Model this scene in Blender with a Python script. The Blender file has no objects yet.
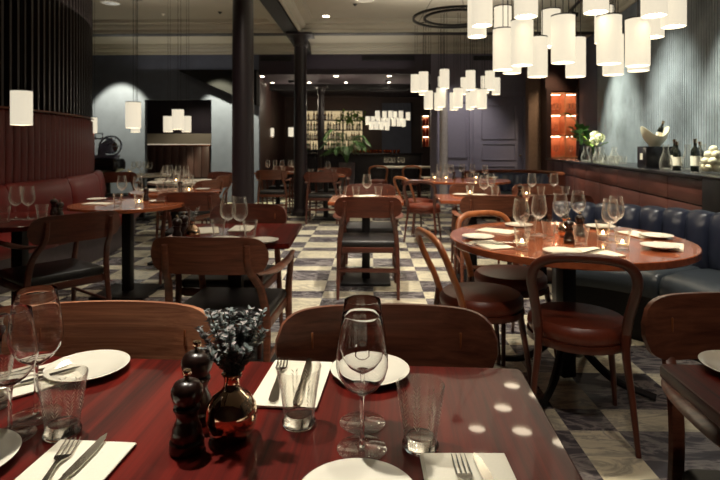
import bpy, bmesh, math, random
from mathutils import Vector, Matrix
random.seed(7)
PI = math.pi
sc = bpy.context.scene
COL = sc.collection
R = math.radians

# ------------------------------------------------------------------ materials
def srgb(r, g, b):
    f = lambda c: c / 12.92 if c <= .04045 else ((c + .055) / 1.055) ** 2.4
    return (f(r / 255), f(g / 255), f(b / 255), 1)

def new_mat(name):
    m = bpy.data.materials.new(name); m.use_nodes = True
    nt = m.node_tree
    return m, nt, nt.nodes['Principled BSDF'], nt.nodes['Material Output']

def coords(nt, scale, rot=(0, 0, 0), kind='Object'):
    tc = nt.nodes.new('ShaderNodeTexCoord'); mp = nt.nodes.new('ShaderNodeMapping')
    mp.inputs['Scale'].default_value = scale; mp.inputs['Rotation'].default_value = rot
    nt.links.new(tc.outputs[kind], mp.inputs[0]); return mp.outputs[0]

def noise(nt, vec, scale, detail=4, rough=.6, dist=0):
    n = nt.nodes.new('ShaderNodeTexNoise')
    n.inputs['Scale'].default_value = scale; n.inputs['Detail'].default_value = detail
    n.inputs['Roughness'].default_value = rough; n.inputs['Distortion'].default_value = dist
    nt.links.new(vec, n.inputs['Vector']); return n.outputs[0]

def ramp(nt, fac, stops):
    r = nt.nodes.new('ShaderNodeValToRGB'); e = r.color_ramp.elements
    while len(e) < len(stops): e.new(.5)
    for el, (p, c) in zip(e, stops): el.position = p; el.color = c
    nt.links.new(fac, r.inputs[0]); return r.outputs[0]

def bump(nt, b, fac, strength, dist=.002):
    n = nt.nodes.new('ShaderNodeBump'); n.inputs['Strength'].default_value = strength
    n.inputs['Distance'].default_value = dist
    nt.links.new(fac, n.inputs['Height']); nt.links.new(n.outputs[0], b.inputs['Normal'])

def plain(name, c, rough=.5, metal=0, var=.12, scale=20, coat=0, bmp=0):
    m, nt, b, o = new_mat(name)
    v = coords(nt, (1, 1, 1)); n = noise(nt, v, scale)
    lo = tuple(x * (1 - var) for x in c[:3]) + (1,); hi = tuple(min(1, x * (1 + var)) for x in c[:3]) + (1,)
    nt.links.new(ramp(nt, n, [(.3, lo), (.7, hi)]), b.inputs['Base Color'])
    b.inputs['Roughness'].default_value = rough; b.inputs['Metallic'].default_value = metal
    b.inputs['Coat Weight'].default_value = coat; b.inputs['Coat Roughness'].default_value = .1
    if bmp: bump(nt, b, n, bmp)
    return m

def wood(name, dark, light, scale=(3, 60, 60), rough=.4, coat=.0, bmp=.05, spec=.5):
    m, nt, b, o = new_mat(name)
    v = coords(nt, scale)
    n1 = noise(nt, v, 1.0, 6, .65, .6)
    v2 = coords(nt, tuple(s * .18 for s in scale)); n2 = noise(nt, v2, 1.0, 3, .5, 1.5)
    mx = nt.nodes.new('ShaderNodeMath'); mx.operation = 'MULTIPLY_ADD'
    nt.links.new(n1, mx.inputs[0]); mx.inputs[1].default_value = .6
    ml = nt.nodes.new('ShaderNodeMath'); ml.operation = 'MULTIPLY'; nt.links.new(n2, ml.inputs[0]); ml.inputs[1].default_value = .4
    nt.links.new(ml.outputs[0], mx.inputs[2])
    mid = tuple((a + c) / 2 for a, c in zip(dark, light))
    nt.links.new(ramp(nt, mx.outputs[0], [(.33, dark), (.5, mid), (.66, light)]), b.inputs['Base Color'])
    b.inputs['Roughness'].default_value = rough; b.inputs['Coat Weight'].default_value = coat
    b.inputs['Coat Roughness'].default_value = .035; b.inputs['Specular IOR Level'].default_value = spec
    bump(nt, b, n1, bmp)
    return m

def emis(name, c, s):
    m, nt, b, o = new_mat(name)
    e = nt.nodes.new('ShaderNodeEmission'); e.inputs[0].default_value = c; e.inputs[1].default_value = s
    nt.links.new(e.outputs[0], o.inputs[0]); return m

def shade_mat(name, c, s):
    # glowing fabric: emission plus a little diffuse cloth
    m, nt, b, o = new_mat(name)
    b.inputs['Base Color'].default_value = (.34, .32, .26, 1); b.inputs['Roughness'].default_value = .9; b.inputs['Specular IOR Level'].default_value = .1
    v = coords(nt, (1, 1, 1)); n = noise(nt, coords(nt, (90, 90, 400)), 1.0, 2)
    nt.links.new(ramp(nt, n, [(.2, tuple(x * .93 for x in c[:3]) + (1,)), (.8, c)]), b.inputs['Emission Color'])
    b.inputs['Emission Strength'].default_value = s
    return m

def thin_glass(name, tint=(1, 1, 1, 1), lo=.035, hi=.85, rough=.06, power=1.9, tl=.5):
    m, nt, b, o = new_mat(name)
    t = nt.nodes.new('ShaderNodeBsdfTransparent'); t.inputs[0].default_value = tint
    g = nt.nodes.new('ShaderNodeBsdfGlossy'); g.inputs['Roughness'].default_value = rough
    d = nt.nodes.new('ShaderNodeBsdfTranslucent'); d.inputs[0].default_value = (.9, .88, .8, 1)
    gd = nt.nodes.new('ShaderNodeMixShader'); gd.inputs[0].default_value = tl
    nt.links.new(g.outputs[0], gd.inputs[1]); nt.links.new(d.outputs[0], gd.inputs[2])
    lw = nt.nodes.new('ShaderNodeLayerWeight'); lw.inputs[0].default_value = .5
    pw = nt.nodes.new('ShaderNodeMath'); pw.operation = 'POWER'; pw.inputs[1].default_value = power
    nt.links.new(lw.outputs['Facing'], pw.inputs[0])
    mp = nt.nodes.new('ShaderNodeMapRange'); mp.inputs[3].default_value = lo; mp.inputs[4].default_value = hi
    nt.links.new(pw.outputs[0], mp.inputs[0])
    mx = nt.nodes.new('ShaderNodeMixShader')
    nt.links.new(mp.outputs[0], mx.inputs[0]); nt.links.new(t.outputs[0], mx.inputs[1]); nt.links.new(gd.outputs[0], mx.inputs[2])
    nt.links.new(mx.outputs[0], o.inputs[0]); return m

def real_glass(name, mixt=.35):
    m, nt, b, o = new_mat(name)
    g = nt.nodes.new('ShaderNodeBsdfGlass'); g.inputs['IOR'].default_value = 1.48; g.inputs['Roughness'].default_value = .0
    t = nt.nodes.new('ShaderNodeBsdfTransparent')
    mx = nt.nodes.new('ShaderNodeMixShader'); mx.inputs[0].default_value = mixt
    nt.links.new(g.outputs[0], mx.inputs[1]); nt.links.new(t.outputs[0], mx.inputs[2])
    nt.links.new(mx.outputs[0], o.inputs[0]); return m

def marble(name, base, vein, rough=.25, amt=.5):
    m, nt, b, o = new_mat(name)
    v = coords(nt, (1, 2.6, 1), (0, 0, .5))
    n = noise(nt, v, 3.2, 8, .62, 1.6)
    n2 = noise(nt, coords(nt, (1, 1, 1)), 1.6, 3, .5, .4)
    lo = tuple(x * .62 for x in base[:3]) + (1,)
    c1 = ramp(nt, n, [(.38, base), (.47, vein), (.53, base), (.68, lo)])
    mx = nt.nodes.new('ShaderNodeMix'); mx.data_type = 'RGBA'; mx.blend_type = 'MULTIPLY'; mx.inputs[0].default_value = amt
    nt.links.new(c1, mx.inputs[6]); nt.links.new(ramp(nt, n2, [(.3, (.6, .6, .6, 1)), (.7, (1, 1, 1, 1))]), mx.inputs[7])
    nt.links.new(mx.outputs[2], b.inputs['Base Color']); b.inputs['Roughness'].default_value = rough
    return m

M = {}
M['table_red'] = wood('mahogany_top', srgb(27, 6, 6), srgb(116, 29, 20), (34, 1.1, 34), .42, .38, .06, .10)
M['table_mid'] = wood('round_table_top', srgb(112, 54, 32), srgb(178, 98, 60), (20, 2, 20), .22, .6, .03)
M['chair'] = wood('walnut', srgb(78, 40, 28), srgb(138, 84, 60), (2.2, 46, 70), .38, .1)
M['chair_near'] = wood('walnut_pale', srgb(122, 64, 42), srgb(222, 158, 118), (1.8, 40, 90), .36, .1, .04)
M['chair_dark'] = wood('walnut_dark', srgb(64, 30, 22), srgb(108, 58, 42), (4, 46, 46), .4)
M['bent'] = wood('bent_beech', srgb(120, 60, 30), srgb(176, 108, 62), (20, 20, 5), .33, .2)
M['bent_dark'] = wood('bent_beech_stained', srgb(70, 30, 20), srgb(96, 46, 30), (20, 20, 5), .35, .2)
M['trim'] = wood('banquette_rim', srgb(84, 40, 24), srgb(126, 68, 42), (8, 8, 50), .3, .2)
M['side'] = wood('sideboard_veneer', srgb(58, 30, 28), srgb(98, 54, 46), (3, 3, 60), .42)
M['brownwall'] = wood('brown_panel', srgb(44, 26, 24), srgb(66, 40, 36), (2, 30, 2), .5)
M['seat_black'] = plain('black_leather', srgb(22, 20, 22), .45, bmp=.15, scale=120)
M['seat_brown'] = plain('brown_leather', srgb(104, 46, 30), .36, bmp=.12, scale=110, var=.18)
M['red'] = plain('red_leather', srgb(104, 22, 18), .42, bmp=.1, scale=60, var=.16)
M['redpanel'] = plain('red_channel_leather', srgb(92, 27, 23), .45, bmp=.1, scale=50, var=.16)
M['navy'] = plain('navy_leather', srgb(48, 54, 74), .30, bmp=.1, scale=90, var=.1)
M['navyseat'] = plain('slate_leather', srgb(58, 66, 74), .30, bmp=.1, scale=90, var=.1)
M['black'] = plain('black_iron', srgb(22, 20, 22), .45, .3)
M['blackwood'] = plain('black_lacquer', srgb(26, 24, 28), .25)
M['slat'] = wood('dark_slat', srgb(26, 20, 20), srgb(42, 32, 30), (12, 12, 2), .4)
M['bluewall'] = plain('blue_plaster', srgb(90, 95, 112), .75, var=.12, scale=3)
M['paleplaster'] = plain('pale_plaster', srgb(158, 164, 156), .8, var=.06, scale=4)
M['rib'] = plain('ribbed_blue', srgb(122, 130, 138), .5, var=.35, scale=2.2)
M['greydoor'] = plain('grey_door_paint', srgb(112, 106, 122), .5, var=.05)
M['fascia'] = plain('fascia_plum', srgb(52, 44, 56), .7, var=.1)
M['ceil'] = plain('ceiling_cream', srgb(178, 172, 156), .85, var=.04, scale=2)
M['lowceil'] = plain('low_ceiling', srgb(78, 68, 76), .8, var=.06)
M['column'] = plain('column_paint', srgb(36, 28, 32), .4, var=.08)
M['beam'] = plain('beam_paint', srgb(20, 17, 20), .6, var=.08)
M['plate'] = plain('white_china', srgb(238, 232, 216), .18, var=.01, coat=.4)
M['napkin'] = plain('napkin_linen', srgb(232, 226, 208), .85, var=.03, scale=300, bmp=.2)
M['steel'] = plain('steel', srgb(190, 186, 178), .16, 1, var=.04)
M['chrome'] = plain('chrome', srgb(222, 200, 170), .1, 1, var=.03)
M['mill'] = wood('mill_stained', srgb(20, 10, 8), srgb(44, 24, 18), (60, 60, 8), .28, .3)
M['copper'] = plain('mirror_copper', srgb(238, 206, 178), .07, 1, var=.10, scale=26, bmp=.25)
M['copperpot'] = plain('copper', srgb(200, 104, 60), .25, 1, var=.1)
M['leafgrey'] = plain('grey_leaf', srgb(132, 142, 140), .6, var=.35, scale=60)
M['leafpale'] = plain('pale_bud', srgb(196, 186, 184), .7, var=.2, scale=60)
M['leaf'] = plain('green_leaf', srgb(64, 104, 50), .4, var=.3, scale=8)
M['leafbright'] = plain('bright_leaf', srgb(120, 156, 62), .5, var=.3, scale=8)
M['petal'] = plain('white_petal', srgb(232, 232, 200), .7, var=.08)
M['stem'] = plain('brown_stem', srgb(84, 70, 48), .7)
M['glass'] = thin_glass('glass_thin', (.99, .985, .975, 1), .028, 1, .16)
M['glass_wine'] = thin_glass('glass_crystal', (.98, .975, .96, 1), .03, .95, .03, 2.6, .12)
M['glass_near'] = real_glass('glass_clear', 0)
M['etch'] = plain('etched', srgb(230, 226, 210), .6)
M['shade'] = shade_mat('shade_cloth', (1, .89, .68, 1), .47)
M['shade_in'] = M['shade']
M['bulb'] = emis('bulb_glow', (1, .84, .60, 1), 11)
M['down'] = emis('downlight_glow', (1, .86, .66, 1), 22)
M['flame'] = emis('candle_glow', (1, .62, .26, 1), 22)
M['backlit'] = emis('backlit_panel', (1, .76, .42, 1), .36)
M['ledge'] = emis('lit_ledge', (1, .84, .62, 1), .55)
M['ledstrip'] = emis('led_strip', (1, .66, .42, 1), 20)
M['shelfwood'] = plain('orange_shelf', srgb(206, 138, 100), .5, var=.1)
M['floor_light'] = marble('marble_cream', srgb(226, 218, 192), srgb(160, 154, 138), .28, .4)
M['floor_dark'] = marble('marble_slate', srgb(84, 80, 86), srgb(146, 140, 138), .25, .5)
M['kick'] = plain('kick_panel', srgb(96, 88, 92), .6)
M['ash'] = plain('white_table', srgb(190, 182, 168), .5)
M['btl_dark'] = plain('bottle_dark', srgb(16, 20, 16), .08, coat=.5)
M['btl_amber'] = plain('bottle_amber', srgb(110, 54, 20), .1, coat=.5)
M['btl_green'] = plain('bottle_green', srgb(40, 80, 40), .1, coat=.5)
M['btl_red'] = plain('bottle_red', srgb(150, 34, 26), .15, coat=.5)
M['label'] = plain('paper_label', srgb(220, 212, 196), .8, var=.03)
M['ice'] = plain('cream_bucket', srgb(216, 208, 184), .3, var=.06)
M['machine'] = plain('slicer_enamel', srgb(128, 132, 158), .25, .3, var=.2)

# ------------------------------------------------------------------ mesh helpers
def fin(name, bm, mat, parent=None, smooth=True, angle=38, mats=None, loc=None):
    me = bpy.data.meshes.new(name)
    bmesh.ops.recalc_face_normals(bm, faces=bm.faces[:])
    bm.to_mesh(me); bm.free()
    if smooth:
        me.polygons.foreach_set('use_smooth', [True] * len(me.polygons))
        me.set_sharp_from_angle(angle=R(angle))
    for m in (mats or [mat]): me.materials.append(m)
    o = bpy.data.objects.new(name, me); COL.objects.link(o)
    if parent: o.parent = parent
    if loc: o.location = loc
    return o

def B(): return bmesh.new()

def box(bm, c, s, r=0, seg=2, rot=None):
    """bevelled box: centre, size"""
    t = bmesh.new(); bmesh.ops.create_cube(t, size=1)
    for v in t.verts: v.co = Vector((v.co.x * s[0], v.co.y * s[1], v.co.z * s[2]))
    if r: bmesh.ops.bevel(t, geom=t.edges[:], offset=r, segments=seg, profile=.5, affect='EDGES')
    mt = Matrix.Translation(c) @ (rot if rot else Matrix.Identity(4))
    bmesh.ops.transform(t, matrix=mt, verts=t.verts[:])
    merge(bm, t); return bm

def merge(bm, t):
    me = bpy.data.meshes.new('tmp'); t.to_mesh(me); t.free(); bm.from_mesh(me); bpy.data.meshes.remove(me)

def tube(bm, pts, rad, n=10, cap=True, sq=None):
    """tapered tube along points; rad number or list; sq=(a,b) flattens the section"""
    pts = [Vector(p) for p in pts]
    rad = rad if isinstance(rad, (list, tuple)) else [rad] * len(pts)
    rings = []; prev = None
    for i, p in enumerate(pts):
        d = (pts[min(i + 1, len(pts) - 1)] - pts[max(i - 1, 0)]).normalized()
        if prev is None:
            a = Vector((0, 0, 1)) if abs(d.z) < .9 else Vector((1, 0, 0))
            u = (a - d * a.dot(d)).normalized()
        else:
            u = (prev - d * prev.dot(d)).normalized()
        prev = u; w = d.cross(u)
        s1, s2 = sq or (1, 1)
        rings.append([bm.verts.new(p + (u * math.cos(2 * PI * k / n) * s1 + w * math.sin(2 * PI * k / n) * s2) * rad[i]) for k in range(n)])
    for a, b in zip(rings, rings[1:]):
        for k in range(n): bm.faces.new((a[k], a[(k + 1) % n], b[(k + 1) % n], b[k]))
    if cap:
        bm.faces.new(rings[0][::-1]); bm.faces.new(rings[-1])
    return bm

def lathe(bm, prof, n=28, c=(0, 0, 0), closed=False):
    """profile (r, z) spun about z; r=0 ends become poles"""
    rings = []
    for r, z in prof:
        if r < 1e-6: rings.append([bm.verts.new((c[0], c[1], c[2] + z))])
        else: rings.append([bm.verts.new((c[0] + r * math.cos(2 * PI * k / n), c[1] + r * math.sin(2 * PI * k / n), c[2] + z)) for k in range(n)])
    pr = list(zip(rings, rings[1:]))
    if closed: pr.append((rings[-1], rings[0]))
    for a, b in pr:
        for k in range(n):
            k2 = (k + 1) % n
            if len(a) == 1 and len(b) == 1: continue
            if len(a) == 1: bm.faces.new((a[0], b[k2], b[k]))
            elif len(b) == 1: bm.faces.new((a[k], a[k2], b[0]))
            else: bm.faces.new((a[k], a[k2], b[k2], b[k]))
    return bm

def spline(pts, per=8):
    """Catmull-Rom through points"""
    P_ = [Vector(p) for p in pts]; P_ = [P_[0] * 2 - P_[1]] + P_ + [P_[-1] * 2 - P_[-2]]
    out = []
    for i in range(1, len(P_) - 2):
        for k in range(per):
            t = k / per; a, b, c, d = P_[i - 1:i + 3]
            out.append(.5 * ((2 * b) + (-a + c) * t + (2 * a - 5 * b + 4 * c - d) * t * t + (-a + 3 * b - 3 * c + d) * t ** 3))
    out.append(P_[-2]); return out

def prism(bm, outline, z0, z1):
    lo = [bm.verts.new((x, y, z0)) for x, y in outline]; hi = [bm.verts.new((x, y, z1)) for x, y in outline]
    n = len(lo)
    for k in range(n): bm.faces.new((lo[k], lo[(k + 1) % n], hi[(k + 1) % n], hi[k]))
    bm.faces.new(lo[::-1]); bm.faces.new(hi)
    return bm

def empty(name, loc=(0, 0, 0), rz=0):
    o = bpy.data.objects.new(name, None); COL.objects.link(o)
    o.location = loc; o.rotation_euler = (0, 0, rz); o.empty_display_size = .1
    return o

def tag(o, label, cat, group=None):
    o['label'] = label; o['category'] = cat
    if group: o['group'] = group
    return o

def struct(o): o['kind'] = 'structure'; return o

def copy_tree(o, parent=None):
    c = o.copy(); COL.objects.link(c); c.parent = parent
    for ch in KIDS.get(o.name, []): copy_tree(ch, c)
    return c

KIDS = {}
def remember(root):
    for o in COL.objects:
        if o.parent: 
            l = KIDS.setdefault(o.parent.name, [])
            if o not in l: l.append(o)

PROTO = {}; USED = set()
def place(key, loc, rz, label, cat, group=None, scale=None):
    """first call builds the thing, later calls copy it with its parts"""
    if key not in PROTO:
        PROTO[key] = MAKE[key](); remember(PROTO[key]); o = PROTO[key]
    else: o = copy_tree(PROTO[key])
    o.location = loc; o.rotation_euler = (0, 0, rz)
    if scale: o.scale = scale
    if 'group' in o: del o['group']
    return tag(o, label, cat, group)

# ------------------------------------------------------------------ chairs
def wood_chair(mat, name='wooden_armchair'):
    def make():
        t = empty(name)
        bm = B(); box(bm, (0, -.035, .432), (.47, .50, .055), .024, 3); fin('seat', bm, M['seat_black'], t)
        bm = B(); box(bm, (0, .215, .385), (.42, .02, .045), .004); box(bm, (0, -.285, .385), (.42, .02, .045), .004)
        for s in (-1, 1): box(bm, (s * .225, -.035, .385), (.02, .48, .045), .004)
        fin('seat_frame', bm, mat, t)
        # bent back band
        bm = B(); NU, NV = 36, 8; RR = .66; A = R(24)
        def pt(u, v, off):
            hh = .084 * max(.0, 1 - abs(u) ** 8) ** (1 / 2.1)
            th = u * A; z = .748 + v * hh + .004 * (1 - u * u)
            r = RR + off
            return Vector((r * math.sin(th), .21 - r * math.cos(th) - (z - .66) * .16, z))
        fr = [[bm.verts.new(pt(-.996 + 1.992 * i / NU, -1 + 2 * j / NV, -.007)) for j in range(NV + 1)] for i in range(NU + 1)]
        bk = [[bm.verts.new(pt(-.996 + 1.992 * i / NU, -1 + 2 * j / NV, .007)) for j in range(NV + 1)] for i in range(NU + 1)]
        for i in range(NU):
            for j in range(NV):
                bm.faces.new((fr[i][j], fr[i + 1][j], fr[i + 1][j + 1], fr[i][j + 1]))
                bm.faces.new((bk[i][j], bk[i][j + 1], bk[i + 1][j + 1], bk[i + 1][j]))
            for j in (0, NV): bm.faces.new((fr[i][j], bk[i][j], bk[i + 1][j], fr[i + 1][j]))
        for j in range(NV):
            for i in (0, NU): bm.faces.new((fr[i][j], fr[i][j + 1], bk[i][j + 1], bk[i][j]))
        back = fin('backrest', bm, mat, t, angle=50)
        bm = B()
        for s in (-1, 1):
            a = R(16.2) * s
            p0 = Vector(((RR - .008) * math.sin(a), .21 - (RR - .008) * math.cos(a) - .0132, .70))
            box(bm, (p0.x, p0.y - .002, .742), (.005, .003, .07), .001, 1)
        fin('joint_inlay', bm, M['bent'], back)
        for s in (-1, 1):
            bm = B()
            pts = spline([(s * .243, -.37, 0), (s * .241, -.33, .2), (s * .234, -.30, .42), (s * .216, -.34, .58), (s * .189, -.446, .69), (s * .184, -.470, .80)], 5)
            tube(bm, pts, [.012 + .008 * min(1, k / 10) - .006 * max(0, (k - 17) / 8) for k in range(len(pts))], 8, sq=(1, .8))
            fin('leg', bm, mat, t)
            bm = B()
            pts = spline([(s * .245, .25, 0), (s * .242, .235, .25), (s * .240, .225, .44), (s * .262, .20, .645)], 5)
            tube(bm, pts, [.012 + .008 * min(1, k / 8) - .005 * max(0, (k - 10) / 5) for k in range(len(pts))], 8)
            fin('leg', bm, mat, t)
            bm = B()
            pts = spline([(s * .207, -.385, .655), (s * .255, -.25, .648), (s * .275, 0, .652), (s * .262, .24, .658)], 6)
            tube(bm, pts, [.013 + .012 * math.sin(PI * min(1, k / 16)) for k in range(len(pts))], 8, sq=(.5, 1.15))
            fin('armrest', bm, mat, t)
            bm = B(); tube(bm, [(s * .237, .228, .24), (s * .239, -.325, .24)], .010, 8); fin('stretcher', bm, mat, t)
            bm = B(); box(bm, (0, -.335, .23), (.47, .018, .034), .004); fin('stretcher', bm, mat, t)
        for o in COL.objects:
            if o.parent is t or (o.parent and o.parent.parent is t): o.data.transform(Matrix.Diagonal((1, .88, 1, 1)))
        return t
    return make

def bent_chair(mat, seatmat):
    def make():
        t = empty('bentwood_chair')
        bm = B(); lathe(bm, [(0, .395), (.19, .395), (.208, .405), (.216, .43), (.214, .452), (.198, .472), (.12, .482), (0, .484)], 32)
        fin('seat', bm, seatmat, t)
        bm = B(); lathe(bm, [(.196, .372), (.218, .372), (.222, .384), (.218, .402), (.196, .402)], 32, closed=True)
        fin('seat_ring', bm, M['bent_dark'], t)
        # back hoop
        bm = B()
        pts = spline([(-.17, -.16, .42), (-.178, -.19, .52), (-.192, -.235, .62), (-.199, -.265, .69), (-.175, -.29, .752), (-.11, -.305, .783), (0, -.31, .79),
                      (.11, -.305, .783), (.175, -.29, .752), (.199, -.265, .69), (.192, -.235, .62), (.178, -.19, .52), (.17, -.16, .42)], 6)
        tube(bm, pts, .019, 12, sq=(1.1, .9)); fin('back_hoop', bm, mat, t)
        for s in (-1, 1):
            bm = B(); tube(bm, spline([(s * .172, -.17, .46), (s * .172, -.185, .36), (s * .19, -.21, .2), (s * .205, -.25, 0)], 4), [.019 - .0007 * k for k in range(13)], 10); fin('leg', bm, M['bent_dark'], t)
            bm = B(); tube(bm, spline([(s * .15, .14, .40), (s * .16, .155, .3), (s * .175, .175, .15), (s * .185, .19, 0)], 4), [.018 - .0006 * k for k in range(13)], 10); fin('leg', bm, M['bent_dark'], t)
        return t
    return make

# ------------------------------------------------------------------ tableware
def g_bowl(mat):
    def make():
        t = empty('wine_glass')
        bm = B()
        outer = [(.0045, .086), (.012, .090), (.026, .100), (.037, .115), (.0418, .132), (.0415, .150), (.038, .175), (.034, .198), (.0318, .215)]
        inner = [(r - .0009, z + .0003) for r, z in reversed(outer[2:])] + [(.012, .0925), (0, .0915)]
        lathe(bm, [(0, .084), *outer, (.0312, .2156), *inner[1:]], 40); fin('bowl', bm, mat, t)
        bm = B(); lathe(bm, [(0, .0035), (.0052, .004), (.0036, .010), (.0032, .04), (.0034, .07), (.0045, .0855), (0, .0875)], 16); fin('stem', bm, mat, t)
        bm = B(); lathe(bm, [(0, 0), (.0385, 0), (.0402, .0012), (.0385, .0022), (.02, .0038), (.0075, .0072), (.0038, .013), (0, .0135)], 40); fin('foot', bm, M['glass_wine'] if mat is M['glass_near'] else mat, t)
        return t
    return make

def g_tumbler(mat, etched=False, candle=False):
    def make():
        t = empty('candle_tumbler' if candle else 'tumbler')
        bm = B()
        lathe(bm, [(.0266, .0105), (.0280, .030), (.0325, .062), (.0392, .099), (.0390, .1008), (.0378, .1), (.0313, .062), (.0270, .031), (.0256, .012)], 40)
        g = fin('glass_body', bm, M['glass_wine'] if etched else mat, t)
        bm = B(); lathe(bm, [(0, 0), (.0275, 0), (.0295, .003), (.0295, .007), (.0268, .011), (.0262, .0125), (.022, .019), (0, .0165)], 40); fin('glass_base', bm, M['glass_near'] if etched else mat, t)
        if etched:
            bm = B()
            for k in range(9):
                a0 = 2 * PI * k / 9
                for j in range(6):
                    for sg in (-1, 1):
                        z0 = .040 + j * .0065; r0 = .0285 + (z0 - .03) * .145 + .0006
                        a1 = a0 + sg * .19
                        p = [(a0 + sg * .01, z0), ((a0 + a1) / 2, z0 + .0064), (a1, z0 + .0088), ((a0 + a1) / 2, z0 + .0042)]
                        vs = []
                        for a, z in p:
                            r = .0286 + max(0, z - .030) * .15 + .0009
                            vs.append(bm.verts.new((r * math.cos(a), r * math.sin(a), z)))
                        bm.faces.new(vs)
            fin('etched_leaves', bm, M['etch'], g, smooth=False)
        if candle:
            bm = B(); lathe(bm, [(0, .018), (.017, .018), (.017, .03), (0, .03)], 18); fin('candle', bm, M['napkin'], t)
            bm = B(); lathe(bm, [(0, .03), (.005, .034), (.006, .039), (.003, .046), (0, .05)], 12); fin('flame', bm, M['flame'], t)
        return t
    return make

def g_plate():
    bm = B(); lathe(bm, [(0, .0), (.045, .0), (.050, .0025), (.072, .009), (.083, .0135), (.0838, .0148), (.082, .0152), (.070, .0115), (.050, .0065), (.03, .0055), (0, .0055)], 56)
    return fin('plate', bm, M['plate'], angle=70)

def g_napkin():
    bm = B()
    for k in range(3):
        off = .0015 * k
        box(bm, (off, -off, .0016 + k * .0019), (.13 - .001 * k, .21 - .002 * k, .0019), .0008, 1)
    return fin('napkin', bm, M['napkin'])

def g_fork():
    bm = B()
    prof = [(-.10, .0045, 0), (-.09, .0095, 0), (-.06, .0085, .001), (-.02, .0045, .0035), (.02, .003, .005), (.035, .0045, .003), (.045, .0105, .001), (.055, .0125, .0)]
    prev = None
    for x, w, z in prof:
        vs = [bm.verts.new((s * w, x, z + o)) for s, o in ((-1, 0), (1, 0), (1, .002), (-1, .002))]
        if prev:
            for k in range(4): bm.faces.new((prev[k], prev[(k + 1) % 4], vs[(k + 1) % 4], vs[k]))
        else: bm.faces.new(vs[::-1])
        prev = vs
    bm.faces.new(prev)
    for k in range(4):
        x = -.0105 + .007 * k
        tube(bm, [(x, .053, .001), (x, .075, .0015), (x * .95, .098, .005)], [.0018, .0017, .0007], 6)
    return fin('fork', bm, M['steel'])

def g_knife():
    t = empty('table_knife')
    bm = B(); tube(bm, [(0, -.11, .004), (0, -.10, .004), (0, -.05, .004), (0, -.005, .004)], [.005, .008, .0075, .005], 10, sq=(.45, 1)); fin('handle', bm, M['steel'], t)
    bm = B()
    o = [(-.006, -.006), (.006, -.006), (.0085, .01), (.009, .06), (.006, .09), (-.001, .108), (-.0055, .095), (-.006, .05)]
    prism(bm, o, .003, .0048); fin('blade', bm, M['steel'], t)
    return t

def g_mill():
    t = empty('pepper_mill')
    bm = B(); lathe(bm, [(0, 0), (.0255, 0), (.027, .003), (.027, .016), (.0235, .020), (.0245, .024), (.0225, .036), (.0175, .048), (.0165, .056), (.0195, .063), (.0215, .067), (.0205, .071), (0, .072)], 32); fin('body', bm, M['mill'], t)
    bm = B(); lathe(bm, [(0, .0722), (.0165, .0722), (.0172, .0745), (.0215, .080), (.0248, .089), (.0245, .098), (.0195, .107), (.011, .1115), (0, .1125)], 32); fin('head', bm, M['mill'], t)
    bm = B(); lathe(bm, [(0, .112), (.004, .112), (.0032, .116), (.006, .119), (.0072, .123), (.006, .1275), (0, .1295)], 20); fin('knob', bm, M['chrome'], t)
    return t

def g_vase():
    bm = B(); lathe(bm, [(0, 0), (.022, 0), (.026, .002), (.036, .016), (.0395, .033), (.037, .050), (.028, .064), (.016, .073), (.0115, .080), (.0112, .092), (.0155, .098),
                         (.0145, .0985), (.0100, .091), (.0102, .080), (.014, .074), (.026, .062), (.034, .048), (.036, .032), (.033, .016), (0, .006)], 40)
    return fin('bud_vase', bm, M['copper'], angle=70)

def leaf(bm, p, d, up, L, W, fold=.25, mi=0):
    d = d.normalized(); s = d.cross(up)
    s = s.normalized() if s.length > 1e-4 else Vector((1, 0, 0)); n = s.cross(d)
    a = bm.verts.new(p); b = bm.verts.new(p + d * L * .5 + s * W * .5 + n * W * fold); c = bm.verts.new(p + d * L); e = bm.verts.new(p + d * L * .5 - s * W * .5 + n * W * fold)
    m = bm.verts.new(p + d * L * .5)
    for f_ in ((a, b, m), (b, c, m), (c, e, m), (e, a, m)): bm.faces.new(f_).material_index = mi

def bouquet(name, base, stems, n_leaf, L, W, seed, sx=1.0, height=.14):
    rnd = random.Random(seed); t = empty(name, base)
    bs, bl = B(), B()
    for k in range(stems):
        a = 2 * PI * k / stems + rnd.uniform(-.3, .3); sp = rnd.uniform(.1, 1) * .052 * sx
        hh = height * rnd.uniform(.45, 1)
        top = Vector((math.cos(a) * sp, math.sin(a) * sp * .8, hh))
        pts = spline([(0, 0, -.05), (math.cos(a) * .004, math.sin(a) * .004, 0), (top.x * .55, top.y * .55, hh * .5), tuple(top)], 8)
        tube(bs, pts, .0009, 5)
        for j in range(n_leaf):
            f = .30 + .70 * j / n_leaf; i = min(len(pts) - 2, int(f * (len(pts) - 1)))
            ax = (pts[i + 1] - pts[i]).normalized(); p = pts[i] + (pts[i + 1] - pts[i]) * rnd.random()
            th = rnd.uniform(0, 2 * PI)
            out = (Vector((math.cos(th), math.sin(th), 0)) + ax * rnd.uniform(.2, 1.0)).normalized()
            leaf(bl, p, out, ax, L * rnd.uniform(.6, 1.2), W * rnd.uniform(.7, 1.2), mi=1 if rnd.random() < .26 else 0)
    fin('stems', bs, M['stem'], t); fin('foliage', bl, None, t, smooth=False, mats=[M['leafgrey'], M['leafpale']])
    return t

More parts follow.
